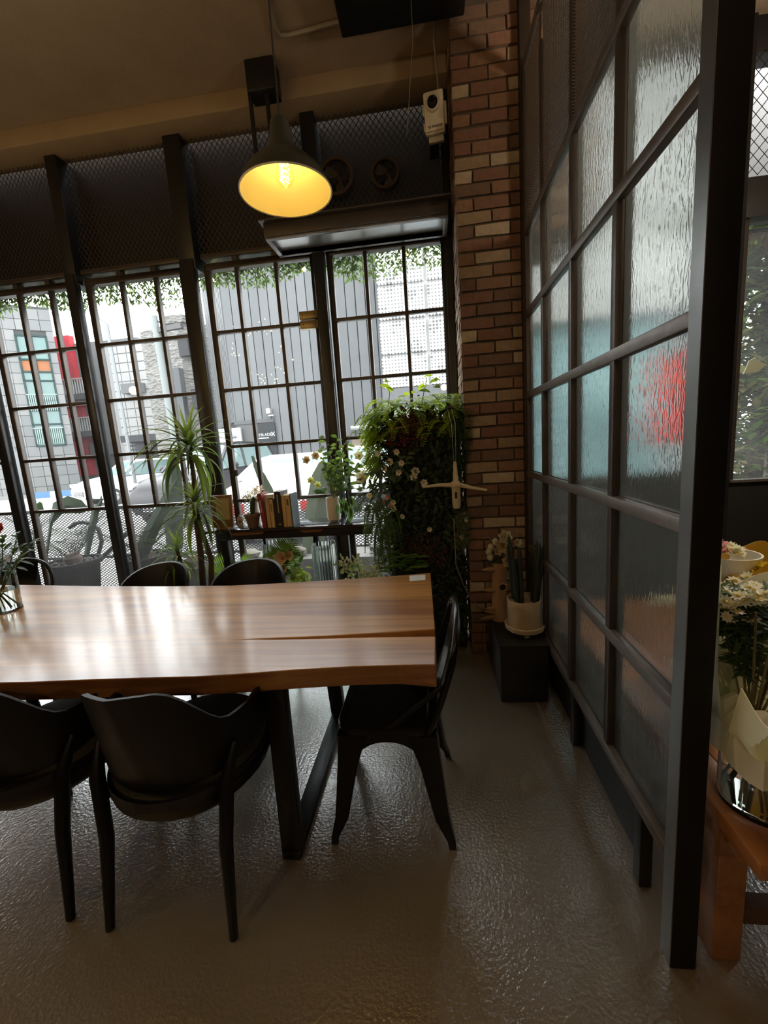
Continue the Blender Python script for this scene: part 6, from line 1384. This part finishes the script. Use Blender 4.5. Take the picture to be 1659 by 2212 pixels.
# ================================================================== TREES AND SIGN OUTSIDE THE RIGHT WINDOW
tg = [leafm('conifer_a', (.085, .13, .040), .42), leafm('conifer_b', (.12, .105, .05), .36)]
RT2 = random.Random(9)
for k, (x, y, h, lb) in enumerate(((3.6, 5.2, 3.9, 'bushy conifer nearest the right window'), (4.9, 6.3, 4.4, 'taller conifer farther right outside the right window'), (6.5, 6.8, 4.2, 'conifer farthest right outside the flower counter window'))):
    t = thing('conifer_tree', lb, 'tree', (x, y, GZ), 'conifers outside the right window')
    MB().tube([(x, y, GZ), (x + .05, y, h * .5), (x, y, h)], [.11, .08, .02], 9).build('trunk', bark, t)
    m1, m2, br_ = MB(), MB(), MB()
    for j in range(130):
        z = .1 + (h - .4) * (j / 130); a = RT2.uniform(0, 6.3); L_ = (1.15 - .8 * z / h) * RT2.uniform(.6, 1.1); e = V(x + L_ * math.cos(a), y + L_ * math.sin(a), z + RT2.uniform(-.1, .35)); br_.tube([(x, y, z), e], [.012, .004], 4)
        for q in range(46):
            p = V(x, y, z).lerp(e, RT2.uniform(.25, 1.08)) + V(RT2.gauss(0, .10), RT2.gauss(0, .10), RT2.gauss(0, .10)); b_ = RT2.uniform(0, 6.3); (m1 if RT2.random() < .6 else m2).leaf(p, (math.cos(b_), math.sin(b_), RT2.uniform(-.5, .8)), (0, 0, 1), RT2.uniform(.14, .24), .075, .2, 2)
    m1.build('foliage', tg[0], t, kind='stuff'); m2.build('foliage_dry', tg[1], t, kind='stuff'); br_.build('branches', bark, t, kind='stuff')
ha = thing('hanging_awning', 'row of dark dried palm fringe hanging at the top of the right window outside', 'awning', (2.9, 3.6, 2.7))
m_ = MB()
for k in range(120): x = 2.15 + k * .012; m_.leaf((x, 3.55 + RT2.uniform(-.03, .03), 2.80), (RT2.uniform(-.7, -.3), 0, -1), (0, -1, 0), RT2.uniform(.14, .22), .012, .1, 3, tip=.8)
m_.build('fringe', M('dry_fringe', (.13, .085, .05), .8), ha, kind='stuff'); MB().box(2.1, 3.6, 3.53, 3.57, 2.79, 2.82).build('fringe_rod', bark, ha)
rsg = thing('red_banner', 'upright red and white banner outside, seen through the ripple glass', 'banner', (1.80, 3.50, GZ))
bw_ = leafm('banner_white', (.62, .60, .58), .75, tcol=(.75, .72, .72))
MB().box(1.71, 1.93, 3.50, 3.506, 1.36, 2.02).build('red_field', leafm('banner_red', (.60, .06, .035), .85, tcol=(1.0, .13, .08)), rsg); MB().box(1.71, 1.93, 3.50, 3.506, 2.02, 2.36).build('white_field', bw_, rsg); MB().box(1.71, 1.93, 3.50, 3.506, 1.0, 1.36).build('white_field', bw_, rsg)
MB().tube([(1.945, 3.503, GZ), (1.945, 3.503, 2.4)], .012, 8).build('pole', dkgrey, rsg); MB().box(1.82, 2.06, 3.44, 3.58, GZ, GZ + .06).build('base', dkgrey, rsg)
MB().box(2.1, 5.2, 4.0, 4.6, 3.25, 5.2).build('trim_31', bgwhite, kind='structure')
gs = V(*AY(1627, 790, 3.325)); tag(MB().prism([(gs.x - .06, gs.z - .05), (gs.x + .03, gs.z - .045), (gs.x + .085, gs.z + .0), (gs.x + .03, gs.z + .03), (gs.x + .01, gs.z + .055), (gs.x - .03, gs.z + .035)], 'y', 3.322, 3.329).build('glass_decal', M('decal_pale', (.45, .50, .38), .5)), 'pale leaf shaped decal stuck on the right window', 'decal')

# ================================================================== FAIRY LIGHT RING deeper in the room (seen only as its reflection in the panes)
fc = V(*AY(565, 765, 2 * YG - .6)); fc.y = .6
fr2 = thing('fairy_light_ring', 'ring of tiny warm fairy lights hung from the ceiling beside the table', 'lamp', fc)
wr_ = MB(); ring = [fc + V(.36 * math.cos(a), .05 * math.sin(3 * a), .36 * math.sin(a)) for a in np.linspace(-2.2, 3.2, 40)]
wr_.tube(ring, .003, 4).tube([fc + V(0, 0, .36), (fc.x, fc.y, 3.92)], .003, 4).build('wire_ring', black, fr2)
fm = M('fairy_bulb', (1.0, .66, .18), .5, emit=70); RR = random.Random(6); fb_ = meshdata(MB().sphere((0, 0, 0), .010, 6), 'fairy_bulb', fm)
for k in range(62):
    a = RR.uniform(-2.2, 3.2); r_ = .36 + RR.gauss(0, .05); inst('fairy_bulb', fb_, fr2, fc + V(r_ * math.cos(a), RR.uniform(-.05, .05), r_ * math.sin(a)))

for nm in ('pale_paving', 'stone_step', 'far_white', 'grey_paint', 'joint_grey', 'stone_a', 'stone_b', 'stone_c', 'kerb_grey', 'bldg_grey', 'red_paint', 'slab_grey', 'pale_joint', 'pale_tile', 'recess_grey',
           'rubble_stone', 'column_grey', 'pole_grey', 'arm_grey', 'cladding_0', 'cladding_1', 'cladding_2', 'seam_dark', 'ledge_grey', 'speckled_stone', 'sign_dark', 'tan_wall', 'perforated_white', 'dark_grey', 'planter_stone', 'rock_a', 'rock_b', 'rattan_pot', 'pot_gravel', 'orange_panel', 'teal_frame', 'hose_black', 'entrance'):
    if nm in MATS: MATS[nm].node_tree.nodes['Principled BSDF'].inputs['Specular IOR Level'].default_value = .08
MATS['sago_leaf'].node_tree.nodes['Principled BSDF'].inputs['Specular IOR Level'].default_value = .02
